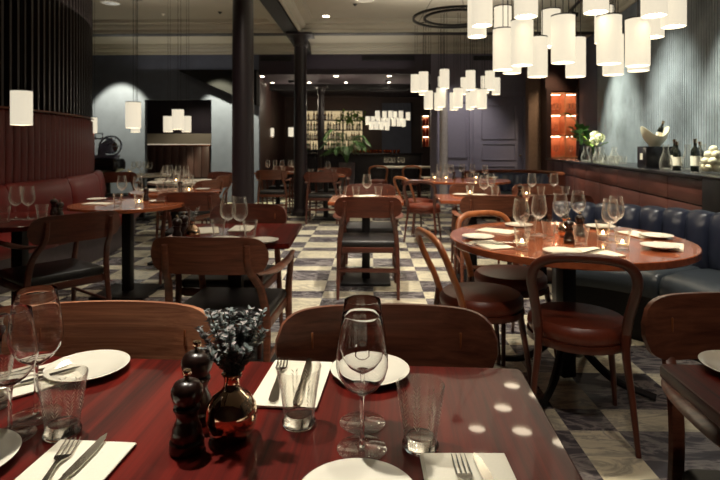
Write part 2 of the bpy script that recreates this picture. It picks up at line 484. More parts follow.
MAKE = dict(chair=wood_chair(M['chair']), chair_near=wood_chair(M['chair_near']), chair_dark=wood_chair(M['chair_dark']),
            bent=bent_chair(M['bent'], M['seat_brown']), bent_dark=bent_chair(M['bent_dark'], M['seat_brown']),
            wine=g_bowl(M['glass']), wine_near=g_bowl(M['glass_near']),
            tumbler=g_tumbler(M['glass']), tumbler_near=g_tumbler(M['glass_near'], True), candle=g_tumbler(M['glass'], candle=True),
            plate=g_plate, napkin=g_napkin, fork=g_fork, knife=g_knife, mill=g_mill, vase=g_vase)

# ------------------------------------------------------------------ tables
def rect_outline(w, d, r=.012, n=4):
    out = []
    for cx, cy, a in ((w / 2 - r, d / 2 - r, 0), (-w / 2 + r, d / 2 - r, 90), (-w / 2 + r, -d / 2 + r, 180), (w / 2 - r, -d / 2 + r, 270)):
        for k in range(n + 1): out.append((cx + r * math.cos(R(a + 90 * k / n)), cy + r * math.sin(R(a + 90 * k / n))))
    return out

def edge_top(bm, outline, z0, z1, b=.004):
    c = Vector((sum(p[0] for p in outline) / len(outline), sum(p[1] for p in outline) / len(outline)))
    def ins(k):
        o = []
        for p in outline:
            v = Vector(p) - c; L = v.length; o.append(c + v * ((L - k) / L))
        return o
    rings = [[bm.verts.new((p[0], p[1], z)) for p in ins(k)] for k, z in ((b, z0), (0, z0 + b), (0, z1 - b), (b * .35, z1 - b * .35), (b, z1))]
    n = len(outline)
    for a, d in zip(rings, rings[1:]):
        for k in range(n): bm.faces.new((a[k], a[(k + 1) % n], d[(k + 1) % n], d[k]))
    bm.faces.new(rings[0][::-1]); bm.faces.new(rings[-1])

def table(name, label, loc, rz, kind, size, mat, post='plate', posts=((0, 0),), cat='table', thick=.03):
    t = empty(name, (loc[0], loc[1], 0), rz); tag(t, label, cat)
    bm = B()
    o = rect_outline(*size) if kind == 'rect' else [(size * math.cos(2 * PI * k / 72), size * math.sin(2 * PI * k / 72)) for k in range(72)]
    edge_top(bm, o, .75 - thick, .75); fin('tabletop', bm, mat, t, angle=22)
    for px, py in posts:
        bm = B(); box(bm, (px, py, .37), (.075, .075, .69), .006); fin('post', bm, M['black'], t)
        bm = B(); box(bm, (px, py, .712), (.32, .32, .016), .003); fin('mounting_plate', bm, M['black'], t)
        if post == 'plate':
            bm = B(); box(bm, (px, py, .0125), (.44, .44, .025), .006); fin('base_plate', bm, M['black'], t)
        else:
            for k in range(4):
                a = PI / 4 + k * PI / 2; c, s = math.cos(a), math.sin(a); bm = B()
                tube(bm, spline([(px + .02 * c, py + .02 * s, .30), (px + .10 * c, py + .10 * s, .17), (px + .24 * c, py + .24 * s, .06), (px + .42 * c, py + .42 * s, .022)], 6), [.022] * 12 + [.020, .019, .018, .018, .018, .018, .018], 8)
                fin('curved_foot', bm, M['black'], t)
    return t

ORD = ['leftmost', 'second from left', 'third from left', 'fourth from left', 'fifth from left', 'sixth from left', 'seventh from left', 'eighth from left']
TEXT = dict(wine=('clear stemmed wine glass', 'wine glass'), wine_near=('clear stemmed wine glass', 'wine glass'), tumbler=('short clear tumbler', 'glass'),
            tumbler_near=('short clear etched tumbler', 'glass'), candle=('tumbler with lit candle', 'candle'), plate=('white side plate', 'plate'),
            napkin=('folded white napkin', 'napkin'), mill=('dark wooden pepper mill', 'pepper mill'), vase=('small metal bud vase', 'vase'), fork=('steel fork', 'fork'), knife=('steel table knife', 'knife'))
def lay(tname, items):
    """items: (key, x, y[, rz[, scale[, z]]]) all in metres"""
    kinds = {}
    for it in items: kinds.setdefault(it[0], []).append(it)
    for key, its in kinds.items():
        its.sort(key=lambda i: i[1] / i[2])
        for k, it in enumerate(its):
            x, y = it[1], it[2]; rz = it[3] if len(it) > 3 else 0; s = it[4] if len(it) > 4 else 1; z = it[5] if len(it) > 5 else .75
            txt, cat = TEXT[key]
            lab = f'{txt} on the {tname}' + (f', {ORD[k]}' if len(its) > 1 else '')
            place(key, (x, y, z + (.0005 if key != 'plate' else .0005)), rz, lab, cat, f'{cat}s on the {tname}' if len(its) > 1 else None, (s, s, s) if s != 1 else (1, 1, 1))

def bunch(label, x, y, z, seed, h=.13, stems=7):
    return tag(bouquet('sprig_bunch', (x, y, z), stems, 26, .012, .0045, seed, 1.0, h), label, 'flowers')


def chair_back_at(key, x, y, deg, label, group=None):
    """place an armchair by where the middle of its back stands; deg 0 faces away from the door side"""
    a = R(deg); place(key, (x - .405 * math.sin(a), y + .405 * math.cos(a), 0), a, label, 'chair', group)

def seat_at(key, x, y, deg, label, group=None):
    place(key, (x, y, 0), R(deg), label, 'chair', group)

# ================================================================== foreground table
AR = R(-2.5)
AX, AY = 0.3267, 1.162          # far right corner of the top
u = Vector((math.cos(AR), math.sin(AR))); w = Vector((-math.sin(AR), math.cos(AR)))
AW, AD = 1.62, .78
c = Vector((AX, AY)) - u * AW / 2 - w * AD / 2
table('dining_table', 'large glossy dark red mahogany dining table filling the foreground', (c.x, c.y), AR, 'rect', (AW, AD), M['table_red'], posts=((-.6, 0), (.21, 0)), thick=.035)
def L(key, x, y, label, cat, rz=0, s=1, z=.75, group=None):
    place(key, (x, y, z + .0006), R(rz), label, cat, group, (s, s, s))
L('wine_near', -0.0146, 0.8482, 'empty stemmed wine glass nearest the lens in the middle of the foreground table', 'wine glass')
L('wine_near', -0.0151, 0.9279, 'stemmed wine glass directly behind the front wine glass, before a white plate', 'wine glass')
L('wine_near', -0.6017, 0.8709, 'stemmed wine glass at the left picture edge, the nearer of the left pair', 'wine glass', s=.98)
L('wine_near', -0.6018, 0.9396, 'taller looking stemmed wine glass behind the left edge one, beside the etched tumbler', 'wine glass', s=1.05)
L('tumbler_near', -0.5196, 0.8818, 'etched tumbler standing between the left plate and the left cutlery napkin', 'glass')
L('tumbler_near', -0.1258, 0.9222, 'etched tumbler right of the metal bud vase', 'glass', 30)
L('tumbler_near', 0.0796, 0.8558, 'etched tumbler right of the two middle wine glasses', 'glass', 15)
L('tumbler_near', -0.7043, 0.9703, 'tumbler cut off by the left picture edge', 'glass', 15, .96)
L('plate', -0.6088, 1.127, 'white side plate at the far left of the foreground table, before the pale chair back', 'plate')
L('plate', -0.0023, 1.123, 'white side plate behind the two middle wine glasses', 'plate')
L('plate', -0.019, 0.7138, 'white side plate cut off by the bottom picture edge', 'plate')
L('plate', -0.6251, 0.7854, 'white side plate just showing at the lower left picture corner', 'plate')
def setting(px, py, rz, where, forkoff=(-.022, .0), knifeoff=(.018, .0), frz=0, krz=0):
    a = R(rz); rot = lambda o: (px + o[0] * math.cos(a) - o[1] * math.sin(a), py + o[0] * math.sin(a) + o[1] * math.cos(a))
    L('napkin', px, py, 'folded white linen napkin ' + where, 'napkin', rz)
    L('fork', *rot(forkoff), 'steel fork lying on the napkin ' + where, 'fork', rz + frz, z=.7578)
    L('knife', *rot(knifeoff), 'steel table knife lying on the napkin ' + where, 'knife', rz + krz, z=.7574)
setting(0.1423, 0.7293, 1, 'at the bottom right of the foreground table', (-.006, -.012), (.026, -.016), 1, 4)
setting(-0.4506, 0.7512, -3, 'at the bottom left, below the etched tumbler', (-.012, .0), (.013, .006), 14, 1)
setting(-0.1591, 1.077, -4, 'right of the bunch of grey sprigs', (-.030, .0), (.022, 0), 8, 4)
setting(-0.7123, 1.061, -44, 'behind the left wine glasses', (-.02, 0), (.02, 0))
L('mill', -0.2937, 0.8396, 'dark turned wooden mill, the nearer and shorter looking of two', 'pepper mill')
L('mill', -0.307, 0.9285, 'dark turned wooden mill behind the nearer one, rising above it', 'pepper mill', s=1.1)
L('vase', -0.2326, 0.8787, 'round mirror copper bud vase beside the dark mills on the foreground table', 'vase', s=1.08)
vx, vy = -0.2326, 0.8787
tag(bouquet('sprig_bunch', (vx + .004, vy, .850), 34, 110, .0115, .0075, 5, 1.2, .124), 'bunch of grey green sprigs with pale buds in the copper vase', 'flowers')

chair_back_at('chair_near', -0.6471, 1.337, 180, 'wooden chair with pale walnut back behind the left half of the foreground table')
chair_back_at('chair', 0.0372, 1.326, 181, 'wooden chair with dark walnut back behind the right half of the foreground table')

# table at the right edge
DX, DY = 0.6257, 1.182
table('corner_table', 'dark red mahogany table with only its corner inside the right picture edge', (DX + .40, DY - .38), R(-2), 'rect', (.80, .76), M['table_red'], posts=((0, -.12),), thick=.028)
chair_back_at('chair', 0.987, 1.451, 178, 'wooden chair with curved back behind the table corner at the right edge')
L('plate', 0.8001, 1.154, 'white side plate at the right picture edge on the corner table', 'plate')

# ================================================================== round table by the navy banquette
RX, RY = 1.029, 2.822
table('round_table', 'round reddish brown dining table in front of the navy channel banquette', (RX, RY), R(10), 'round', .605, M['table_mid'], post='curved', thick=.035)
lay('round table by the navy banquette', [
    ('wine', 0.7651, 2.722), ('wine', 0.9147, 2.908), ('wine', 1.068, 3.012), ('wine', 1.239, 3.2), ('wine', 1.209, 2.704), ('wine', 1.312, 2.868),
    ('candle', 0.7104, 2.511), ('candle', 1.196, 2.76), ('candle', 1.172, 2.497), ('tumbler', 1.008, 2.567), ('tumbler', 0.9177, 2.754), ('tumbler', 0.8657, 2.907),
    ('mill', 0.9893, 2.671), ('mill', 1.125, 2.88), ('vase', 1.033, 2.847),
    ('plate', 0.5604, 2.791), ('plate', 0.8611, 2.41), ('plate', 1.353, 2.513, 0, 1, .757), ('plate', 1.51, 2.841), ('plate', 0.8909, 3.212), ('plate', 1.354, 3.164),
    ('napkin', 0.5843, 2.596, 82), ('napkin', 0.714, 3.022, 70), ('napkin', 1.024, 2.424, -50), ('napkin', 1.425, 2.575, 78), ('napkin', 1.454, 2.919, 85)])
L('fork', 0.5523, 2.583, 'fork on the napkin beside the left plate of the round table', 'fork', 84, z=.758)
L('knife', 0.6148, 2.623, 'knife on the napkin beside the left plate of the round table', 'knife', 82, z=.7574)
L('fork', 1.01, 2.424, 'fork on the napkin behind the nearest hooped chair', 'fork', -50, z=.758)
L('knife', 1.052, 2.448, 'knife on the napkin behind the nearest hooped chair', 'knife', -50, z=.7574)
vx, vy = 1.033, 2.847
bunch('bunch of green sprigs in the vase on the round table', vx, vy, .842, 3, .10)
seat_at('bent_dark', 0.9322, 2.42, -16, 'hoop backed bentwood chair nearest the lens, seen from behind at the round table')
seat_at('bent', 0.5763, 2.793, -78, 'hoop backed bentwood chair seen from the side at the left of the round table')
seat_at('bent', 0.8437, 3.238, -158, 'hoop backed bentwood chair at the far left of the round table, facing the lens')

# ================================================================== small table left of the aisle
TX, TY = -0.7595, 2.965
table('small_table', 'small square table laid for two left of the aisle behind the foreground table', (TX, TY), R(2), 'rect', (.68, .68), M['table_red'])
tn = 'small table behind the foreground table'
lay(tn, [('wine', -0.7625, 2.809), ('wine', -0.691, 2.78), ('tumbler', -0.8043, 2.778), ('tumbler', -0.6247, 2.722),
    ('mill', -1.001, 2.714), ('mill', -1.008, 2.836), ('vase', -0.9213, 2.716), ('plate', -0.7469, 2.677), ('plate', -0.5482, 2.653),
    ('napkin', -0.9361, 3.005, 60), ('napkin', -0.7542, 3.082, 88)])
vx, vy = -0.9213, 2.716
bunch('dark bunch of sprigs in the vase on the ' + tn, vx, vy, .842, 11, .085)
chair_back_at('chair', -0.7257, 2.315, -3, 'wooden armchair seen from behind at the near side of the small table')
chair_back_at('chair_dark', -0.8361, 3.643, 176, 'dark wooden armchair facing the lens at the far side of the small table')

# ================================================================== small table on the aisle, centre
TX, TY = -0.047, 4.88
table('centre_table', 'small square pedestal table laid for two in the middle of the aisle', (TX, TY), 0, 'rect', (.66, .62), M['table_mid'])
tn = 'middle table of the aisle'
lay(tn, [('wine', -0.0386, 4.992), ('tumbler', -0.2672, 5.036), ('tumbler', -0.1436, 5.038), ('tumbler', 0.0703, 5.043), ('napkin', -0.0492, 5.11, 90), ('plate', -0.1731, 4.802)])
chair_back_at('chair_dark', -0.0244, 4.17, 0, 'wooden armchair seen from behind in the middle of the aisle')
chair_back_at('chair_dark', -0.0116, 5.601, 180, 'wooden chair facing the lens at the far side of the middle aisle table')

# ================================================================== tables along the red banquette
tn1 = 'nearest round table of the red banquette'
TX, TY = -2.345, 3.492
table('banquette_table', 'dark round table by the red banquette at the left picture edge', (TX, TY), 0, 'round', .42, M['table_red'])
lay(tn1, [('wine', -2.359, 3.473), ('wine', -2.276, 3.474), ('tumbler', -2.342, 3.334), ('tumbler', -2.156, 3.429), ('mill', -2.228, 3.679), ('mill', -2.067, 3.479), ('napkin', -2.03, 3.341, 60)])
chair_back_at('chair_dark', -1.735, 3.124, 54, 'dark wooden armchair angled towards the nearest table of the red banquette')
tn2 = 'second round table of the red banquette'
TX, TY = -2.041, 4.408
table('banquette_table', 'round table with plates, second along the red banquette from the left edge', (TX, TY), 0, 'round', .45, M['table_mid'])
lay(tn2, [('tumbler', -2.046, 4.242), ('candle', -1.876, 4.246), ('wine', -2.237, 4.714), ('wine', -2.074, 4.674), ('plate', -1.837, 4.553), ('napkin', -2.283, 4.385, 80), ('plate', -2.417, 4.624, 0, 1, .7575), ('mill', -2.003, 4.676)])
tn3 = 'third round table left of the columns'
TX, TY = -2.098, 5.657
table('banquette_table', 'round table third along the left side, before the near column', (TX, TY), 0, 'round', .47, M['table_mid'])
lay(tn3, [('tumbler', -2.021, 5.314), ('candle', -1.879, 5.431), ('wine', -2.282, 5.795), ('wine', -2.245, 5.932), ('wine', -2.121, 5.935), ('wine', -1.989, 5.672), ('wine', -2.091, 5.67), ('tumbler', -2.178, 5.425), ('tumbler', -1.901, 5.261), ('mill', -2.014, 5.547), ('plate', -1.853, 5.804), ('plate', -2.31, 5.541), ('napkin', -2.459, 5.792, 85)])
chair_back_at('chair_dark', -1.589, 4.568, 12, 'wooden armchair behind the small table, turned to the third left table')
tn4 = 'fourth round table of the left side'
TX, TY = -2.576, 7.248
table('banquette_table', 'round table fourth along the left side, before the lit plaster wall', (TX, TY), 0, 'round', .47, M['ash'])
lay(tn4, [('plate', -2.305, 7.094), ('plate', -3.011, 7.499), ('plate', -2.662, 6.893), ('wine', -2.675, 7.29), ('wine', -2.493, 7.09), ('wine', -2.815, 7.184), ('wine', -2.786, 7.287), ('tumbler', -2.36, 6.899), ('tumbler', -2.458, 6.805), ('candle', -2.557, 6.895), ('napkin', -2.355, 7.513, 85)])
tn5 = 'farthest round table of the left side'
TX, TY = -3.89, 8.921
table('banquette_table', 'farthest round table of the left side, near the slicing machine', (TX, TY), 0, 'round', .47, M['ash'])
lay(tn5, [('wine', -4.106, 9.096), ('wine', -4.093, 9.264), ('wine', -3.916, 9.1), ('wine', -3.775, 8.974), ('tumbler', -4.082, 8.78), ('tumbler', -3.766, 8.637), ('candle', -4.102, 8.935), ('plate', -3.69, 9.105), ('plate', -3.549, 9.011)])
chair_back_at('chair', -1.891, 6.262, 68, 'wooden armchair right of the fourth left table, nearest the column')
chair_back_at('chair', -1.998, 7.26, 84, 'wooden armchair half hidden by the near column, left of it')
chair_back_at('chair_dark', -2.306, 8.153, 150, 'dark wooden chair against the lit plaster wall')
chair_back_at('chair_dark', -3.915, 8.12, 20, 'small looking brown chair below the slicing machine')
# ================================================================== long table behind the round table
TX, TY = 1.277, 5.008
table('long_table', 'long laid table between the round table and the far tufted banquette', (TX, TY), R(-2), 'rect', (1.30, .62), M['table_mid'], posts=((-.32, 0), (.32, 0)))
tn = 'long table behind the round table'
lay(tn, [('wine', 1.033, 4.873), ('wine', 1.163, 5.167), ('wine', 1.576, 5.227), ('wine', 1.81, 5.285), ('tumbler', 1.178, 5.066), ('tumbler', 1.615, 5.075), ('tumbler', 1.848, 5.08), ('candle', 0.9591, 5.162), ('candle', 1.478, 5.072),
    ('mill', 1.416, 5.071), ('plate', 0.8806, 5.213), ('plate', 1.046, 5.164), ('plate', 1.628, 4.885), ('napkin', 1.247, 4.787, 88)])
chair_back_at('chair', 0.9899, 4.292, -3, 'wooden armchair seen from behind at the left half of the long table')
chair_back_at('chair_dark', 1.567, 4.384, -3, 'wooden armchair seen from behind at the right half of the long table')
chair_back_at('chair', 1.097, 5.674, 178, 'wooden chair lit orange at the far side of the long table, left one')
chair_back_at('chair', 1.742, 5.638, 182, 'wooden chair at the far side of the long table, right one')

# round table before the tufted banquette
TX, TY = 1.352, 7.58
table('round_table', 'round table with many glasses in front of the grey panelled door', (TX, TY), 0, 'round', .62, M['table_mid'])
tn = 'round table before the grey door'
lay(tn, [('candle', 0.9042, 7.581), ('candle', 1.053, 7.474), ('mill', 1.218, 7.817), ('mill', 1.371, 7.94), ('wine', 1.007, 7.884), ('wine', 1.373, 8.038), ('wine', 1.499, 7.87), ('wine', 1.624, 7.596), ('wine', 1.121, 7.959),
    ('tumbler', 1.376, 7.481), ('tumbler', 0.9684, 7.366), ('wine', 1.178, 7.84), ('plate', 0.8319, 8.052), ('plate', 1.847, 8.073), ('candle', 1.496, 7.593)])
seat_at('bent_dark', 0.6935, 6.966, -18, 'hooped bentwood chair at the near left of the round table before the door')
seat_at('bent', 0.6724, 7.616, -60, 'pale hooped bentwood chair left of the round table before the door')

# ================================================================== far tables
TX, TY = 0.7819, 12.62
table('far_table', 'distant table covered with glasses under the far chandelier', (TX, TY), 0, 'rect', (1.3, .7), M['ash'], posts=((-.35, 0), (.35, 0)))
lay('distant table under the far chandelier', [('wine', 0.3524, 12.55), ('wine', 0.4536, 12.74), ('wine', 0.5272, 12.49), ('wine', 0.6697, 12.74), ('wine', 0.7508, 12.5), ('plate', 1.015, 12.56)])
seat_at('bent', 0.1548, 11.91, 0, 'distant hooped chair at the left end of the far glass covered table')
seat_at('bent', 0.8956, 11.92, 0, 'distant hooped chair at the right end of the far glass covered table')
TX, TY = -0.7657, 8.986
table('far_table', 'laid table left of the potted palm, right of the far column', (TX, TY), 0, 'rect', (.68, .66), M['table_mid'])
lay('table left of the potted palm', [('wine', -0.7464, 9.167), ('tumbler', -1.005, 8.845), ('tumbler', -0.84, 8.698), ('tumbler', -0.6204, 8.853)])
chair_back_at('chair_dark', -0.7797, 8.236, 0, 'wooden armchair seen from behind at the table left of the potted palm')
chair_back_at('chair_dark', -0.6088, 9.739, 170, 'wooden chair at the far side of the table left of the potted palm')
TX, TY = -0.79, 11.59
table('far_table', 'orange lit table just before the potted palm', (TX, TY), 0, 'rect', (.7, .7), M['table_mid'])
TX, TY = -1.739, 9.866
table('far_table', 'candle lit table between the two columns', (TX, TY), 0, 'rect', (.8, .66), M['table_mid'])
lay('candle lit table between the columns', [('wine', -1.923, 9.848), ('wine', -1.827, 10.04), ('wine', -1.662, 9.854), ('wine', -1.542, 10.05), ('wine', -1.457, 9.858), ('candle', -1.726, 9.486), ('candle', -1.582, 9.489)])
chair_back_at('chair', -1.681, 8.867, 2, 'wooden armchair seen from behind between the two columns')
chair_back_at('chair_dark', -1.718, 10.67, 178, 'dark wooden chair at the far side of the candle lit table')

# ================================================================== the room
# floor: irregular bands of marble tiles, cream and slate alternating
bm = B(); xs = [-7.5]; ys = [-1.2]
pat = [.42, .42, .21, .42, .42, .42, .21]; py_ = [.40, .40, .18, .40, .40, .20]
x0, y0 = .02, 4.30
xs = [x0]; i = 0
while xs[-1] < 7.5: xs.append(xs[-1] + pat[i % 7]); i += 1
i = 0
while xs[0] > -9.5: xs.insert(0, xs[0] - pat[(i + 4) % 7]); i += 1
ys = [y0]; i = 0
while ys[-1] < 18: ys.append(ys[-1] + [.20, .36, .39, .18, .40, .40][i % 6]); i += 1
i = 0
while ys[0] > -1.5: ys.insert(0, ys[0] - [.40, .40, .19][i % 3]); i += 1
vv = [[bm.verts.new((x, y, 0)) for y in ys] for x in xs]
for i in range(len(xs) - 1):
    for j in range(len(ys) - 1):
        f_ = bm.faces.new((vv[i][j], vv[i + 1][j], vv[i + 1][j + 1], vv[i][j + 1])); f_.material_index = (i + j) % 2
fl = fin('floor', bm, None, smooth=False, mats=[M['floor_light'], M['floor_dark']]); struct(fl)

def wallbox(name, a, b, z0, z1, mat, th=.12):
    """upright slab from a to b in plan"""
    a = Vector(a); b = Vector(b); d = (b - a); L_ = d.length; ang = math.atan2(d.y, d.x); m_ = (a + b) / 2
    bm = B(); box(bm, (m_.x, m_.y, (z0 + z1) / 2), (L_, th, z1 - z0), rot=Matrix.Rotation(ang, 4, 'Z'))
    return struct(fin(name, bm, mat, smooth=False))

CZ = 3.42
bm = B(); box(bm, (-1, 5.0, CZ + .05), (17, 13.2, .1)); struct(fin('ceiling', bm, M['ceil'], smooth=False))
# rear room
bm = B(); box(bm, (-1, 14.6, 2.86), (14, 6.0, .1)); struct(fin('ceiling_rear', bm, M['lowceil'], smooth=False))
bm = B(); box(bm, (-1, 13.6, 2.74), (14, .3, .16)); struct(fin('trim_1', bm, M['beam'], smooth=False))
WY = 11.3
def wx(px, d=WY): return (px - 360) / 530 * d - .02094 * d
# rear wall of the main room in pieces around its openings
wallbox('wall_back_left', (-9, WY + .3), (wx(138), WY + .3), 0, CZ, M['bluewall'])
wallbox('wall_back_left_over', (wx(138), WY + .3), (wx(207), WY + .3), 2.25, CZ, M['bluewall'])
wallbox('wall_back_left_pier', (wx(207), WY + .3), (wx(256), WY + .3), 0, CZ, M['bluewall'])
wallbox('wall_back_fascia', (wx(256), WY + .3), (wx(432), WY + .3), 2.80, CZ, M['fascia'])
wallbox('wall_back_right', (wx(432), WY + .3), (4.8, WY + .3), 0, CZ, M['greydoor'])
wallbox('wall_left', (-9, -1.2), (-9, WY + .3), 0, CZ, M['bluewall'])
wallbox('wall_front', (-9, -1.3), (7, -1.3), 0, CZ, M['brownwall'])
wallbox('wall_rear', (-8, 17.2), (6, 17.2), 0, 2.9, M['brownwall'])
wallbox('wall_rear_left', (wx(256) - .1, WY + .4), (wx(256) - .4, 17.2), 0, 2.9, M['brownwall'])
wallbox('wall_rear_right', (wx(432) + .1, WY + .4), (wx(432) + .9, 17.2), 0, 2.9, M['brownwall'])
# vents in the fascia
for k, (a, b) in enumerate(((258, 290), (362, 415), (475, 520))):
    v = empty('wall_vent', ((wx(a) + wx(b)) / 2, WY + .225, 3.14)); tag(v, ['dark slot vent high on the rear wall above the columns', 'dark slot vent high on the rear wall right of the centre', 'dark slot vent high on the rear wall above the grey door'][k], 'vent')
    bm = B(); box(bm, (0, 0, 0), (wx(b) - wx(a), .02, .10), .003); fin('vent_frame', bm, M['beam'], v)
    bm = B()
    for q in range(4): box(bm, (0, -.015, -.035 + q * .023), (wx(b) - wx(a) - .04, .012, .006))
    fin('slats', bm, M['black'], v)
# niche with a banquette behind the left opening
NX0, NX1 = wx(138), wx(207)
wallbox('wall_niche', (NX0 - 1.0, 13.2), (NX1 + .3, 13.2), 0, 2.4, M['fascia'])
wallbox('wall_niche_left', (NX0 - .9, WY + .4), (NX0 - .9, 13.2), 0, 2.4, M['fascia'])
wallbox('wall_niche_right', (NX1 + .1, WY + .4), (NX1 + .1, 13.2), 0, 2.4, M['fascia'])
bm = B(); box(bm, ((NX0 + NX1) / 2 - .4, 12.45, 2.45), (NX1 - NX0 + 1.2, 1.6, .08)); struct(fin('ceiling_niche', bm, M['fascia'], smooth=False))
nb = empty('booth_bench', (wx(172, 12.6), 12.6, 0)); nb.scale = (1.2, 1, 1); tag(nb, 'high backed dark bench with a lit ledge inside the left wall opening', 'bench')
bm = B()
for k in range(9): box(bm, (-.62 + k * .155, .12, .85), (.15, .10, .75), .02)
fin('backrest', bm, M['brownwall'], nb)
bm = B(); box(bm, (0, -.2, .38), (1.42, .5, .16), .03); fin('seat', bm, M['seat_black'], nb)
bm = B(); box(bm, (0, -.18, .15), (1.38, .4, .30)); fin('base', bm, M['black'], nb)
bm = B(); box(bm, (0, .18, 1.25), (1.44, .22, .03), .005); fin('ledge', bm, M['trim'], nb)
bm = B(); box(bm, (0, .19, 1.275), (1.38, .03, .012)); fin('light_strip', bm, M['ledge'], nb)
bm = B(); box(bm, (0, .33, 1.40), (1.40, .03, .28)); fin('ledge_panel', bm, M['ceil'], nb)
# slanting bulkhead
bm = B(); bx0, bx1 = wx(168, 10.9), wx(252, 10.9)
o = [(bx0, 2.87), (bx1, 2.87), (bx1, 2.10)]
lo = [bm.verts.new((x, 11.28, z)) for x, z in o]; hi = [bm.verts.new((x, 11.6, z)) for x, z in o]
for k in range(3): bm.faces.new((lo[k], lo[(k + 1) % 3], hi[(k + 1) % 3], hi[k]))
bm.faces.new(lo); bm.faces.new(hi[::-1]); struct(fin('trim_2', bm, plain('bulkhead_black', srgb(12, 11, 14), .95), smooth=False))

# beams and mouldings
def run(name, prof, a, b, mat):
    """extrude an (offset, z) profile along a plan line"""
    a = Vector(a); b = Vector(b); d = (b - a).normalized(); n = Vector((-d.y, d.x)); bm = B()
    r0 = [bm.verts.new((a.x + n.x * o, a.y + n.y * o, z)) for o, z in prof]; r1 = [bm.verts.new((b.x + n.x * o, b.y + n.y * o, z)) for o, z in prof]
    k_ = len(prof)
    for k in range(k_): bm.faces.new((r0[k], r0[(k + 1) % k_], r1[(k + 1) % k_], r1[k]))
    bm.faces.new(r0); bm.faces.new(r1[::-1]); return struct(fin(name, bm, mat, angle=20))
crown = [(0, 3.235), (.03, 3.235), (.045, 3.26), (.045, 3.29), (.10, 3.31), (.13, 3.345), (.13, 3.365), (.24, 3.375), (.24, 3.395), (.27, 3.40), (.27, CZ), (0, CZ)]
BX = -1.42
run('trim_3', [(-.12, 3.225), (.12, 3.225), (.12, CZ), (-.12, CZ)], (BX + .045, -1.2), (BX, WY + .24), M['beam'])
BY = 9.45
run('trim_4', [(-.10, 3.225), (.10, 3.225), (.10, CZ), (-.10, CZ)], (-9, BY), (4.3, BY), M['beam'])
fl_ = lambda pr: [(-o, z) for o, z in pr]
run('trim_5', [(o + .12, z) for o, z in crown], (BX + .03, BY - .1), (BX + .045, -1.2), M['ceil'])
run('trim_6', [(o + .12, z) for o, z in crown], (BX + .045, -1.2), (BX + .03, BY - .1), M['ceil'])
run('trim_7', [(-o - .10, z) for o, z in crown], (-9, BY), (4.3, BY), M['ceil'])
run('trim_8', [(o + .10, z) for o, z in crown], (-9, BY), (4.3, BY), M['ceil'])
run('trim_9', [(-o, z) for o, z in crown], (-9, WY + .24), (4.5, WY + .24), M['ceil'])

# columns
def column(label, x, y, r, top, cap=True):
    t = empty('column', (x, y, 0)); tag(t, label, 'column')
    bm = B(); lathe(bm, [(0, .12), (r * 1.06, .12), (r, .25), (r * .93, top - .22), (0, top - .22)], 40); fin('shaft', bm, M['column'], t)
    bm = B(); lathe(bm, [(0, 0), (r * 1.35, 0), (r * 1.35, .07), (r * 1.15, .10), (r * 1.07, .13), (0, .13)], 40); fin('plinth', bm, M['column'], t)
    bm = B(); lathe(bm, [(0, top - .23), (r * .95, top - .23), (r * 1.15, top - .20), (r * 1.05, top - .17), (r * 1.2, top - .09), (r * 1.7, top - .04), (0, top - .04)], 40); box(bm, (0, 0, top - .022), (r * 3.9, r * 3.9, .036), .006); fin('capital', bm, M['column'], t)
column('thick dark round column nearest the lens, left of the centre', -1.365, 5.623, .118, 3.225)
column('dark round column with a square capital under the ceiling beams', -1.259, 9.426, .118, 3.225)
column('thin dark column before the backlit bar shelves', -1.219, 12.88, .085, 2.70)

# recessed lights
def downlight(label, x, y, z, r=.055, emit='down'):
    t = empty('downlight', (x, y, z)); tag(t, label, 'ceiling light')
    bm = B(); lathe(bm, [(r, -.004), (r * 1.35, -.004), (r * 1.35, .002), (r, .002)], 24, closed=True); fin('bezel', bm, M['ceil'], t)
    bm = B(); lathe(bm, [(0, -.001), (r, -.001), (r, .003), (0, .003)], 24); fin('lamp_disc', bm, M[emit], t)
downlight('bright recessed ceiling light left of the longitudinal beam', -1.732, 8.874, CZ - .003)
downlight('bright recessed ceiling light right of the longitudinal beam', -0.7579, 8.894, CZ - .003)
for k, (px, py) in enumerate(((336, 75), (389, 75), (262, 75.5))):
    downlight('small downlight in the low rear ceiling, ' + ['before the bar shelves', 'above the distant table', 'left of the square topped column'][k], wx(px, 11.9), 11.9, 2.806, .05)
for k, px in enumerate((346, 389, 309, 272)):
    downlight('small downlight in the low rear ceiling, farther row, ' + ['right of the thin column', 'rightmost', 'beside the column', 'leftmost'][k], wx(px, 13.1), 13.1, 2.806, .045)
for k, px in enumerate((312, 333)):
    downlight('smallest downlight in the rear ceiling, farthest row, ' + ['left one', 'right one'][k], wx(px, 15), 15, 2.806, .045)
for k, (px, py) in enumerate(((110, 3), (365, 0))):
    t = empty('ceiling_speaker', (-3.989, 8.017, CZ) if k == 0 else (-0.0913, 7.932, CZ))
    tag(t, ['round white ceiling disc near the pendant cable box', 'round white ceiling disc above the centre'][k], 'speaker')
    bm = B(); lathe(bm, [(.115, -.01), (.135, -.008), (.135, .0), (.115, 0)], 32, closed=True); fin('rim', bm, M['plate'], t)
    bm = B(); lathe(bm, [(0, -.006), (.115, -.006), (.115, 0), (0, 0)], 32); fin('grille', bm, M['plate'], t)
for k, (px, py, z) in enumerate(((220, 12, 3.42), (355, 4, 3.42), (173, 14, 3.42))):
    t = empty('smoke_detector', [(-2.463, 8.592, CZ), (-0.2477, 8.152, CZ), (-3.444, 8.703, CZ)][k])
    tag(t, ['small dark sprinkler head left of the near column top', 'small dark ceiling sensor above the second column', 'small pale ceiling fitting left of the near column'][k], 'ceiling fitting')
    bm = B(); lathe(bm, [(0, -.035), (.014, -.03), (.02, -.012), (.035, -.008), (.035, 0), (0, 0)], 20); fin('housing', bm, M['beam'] if k < 2 else M['plate'], t)

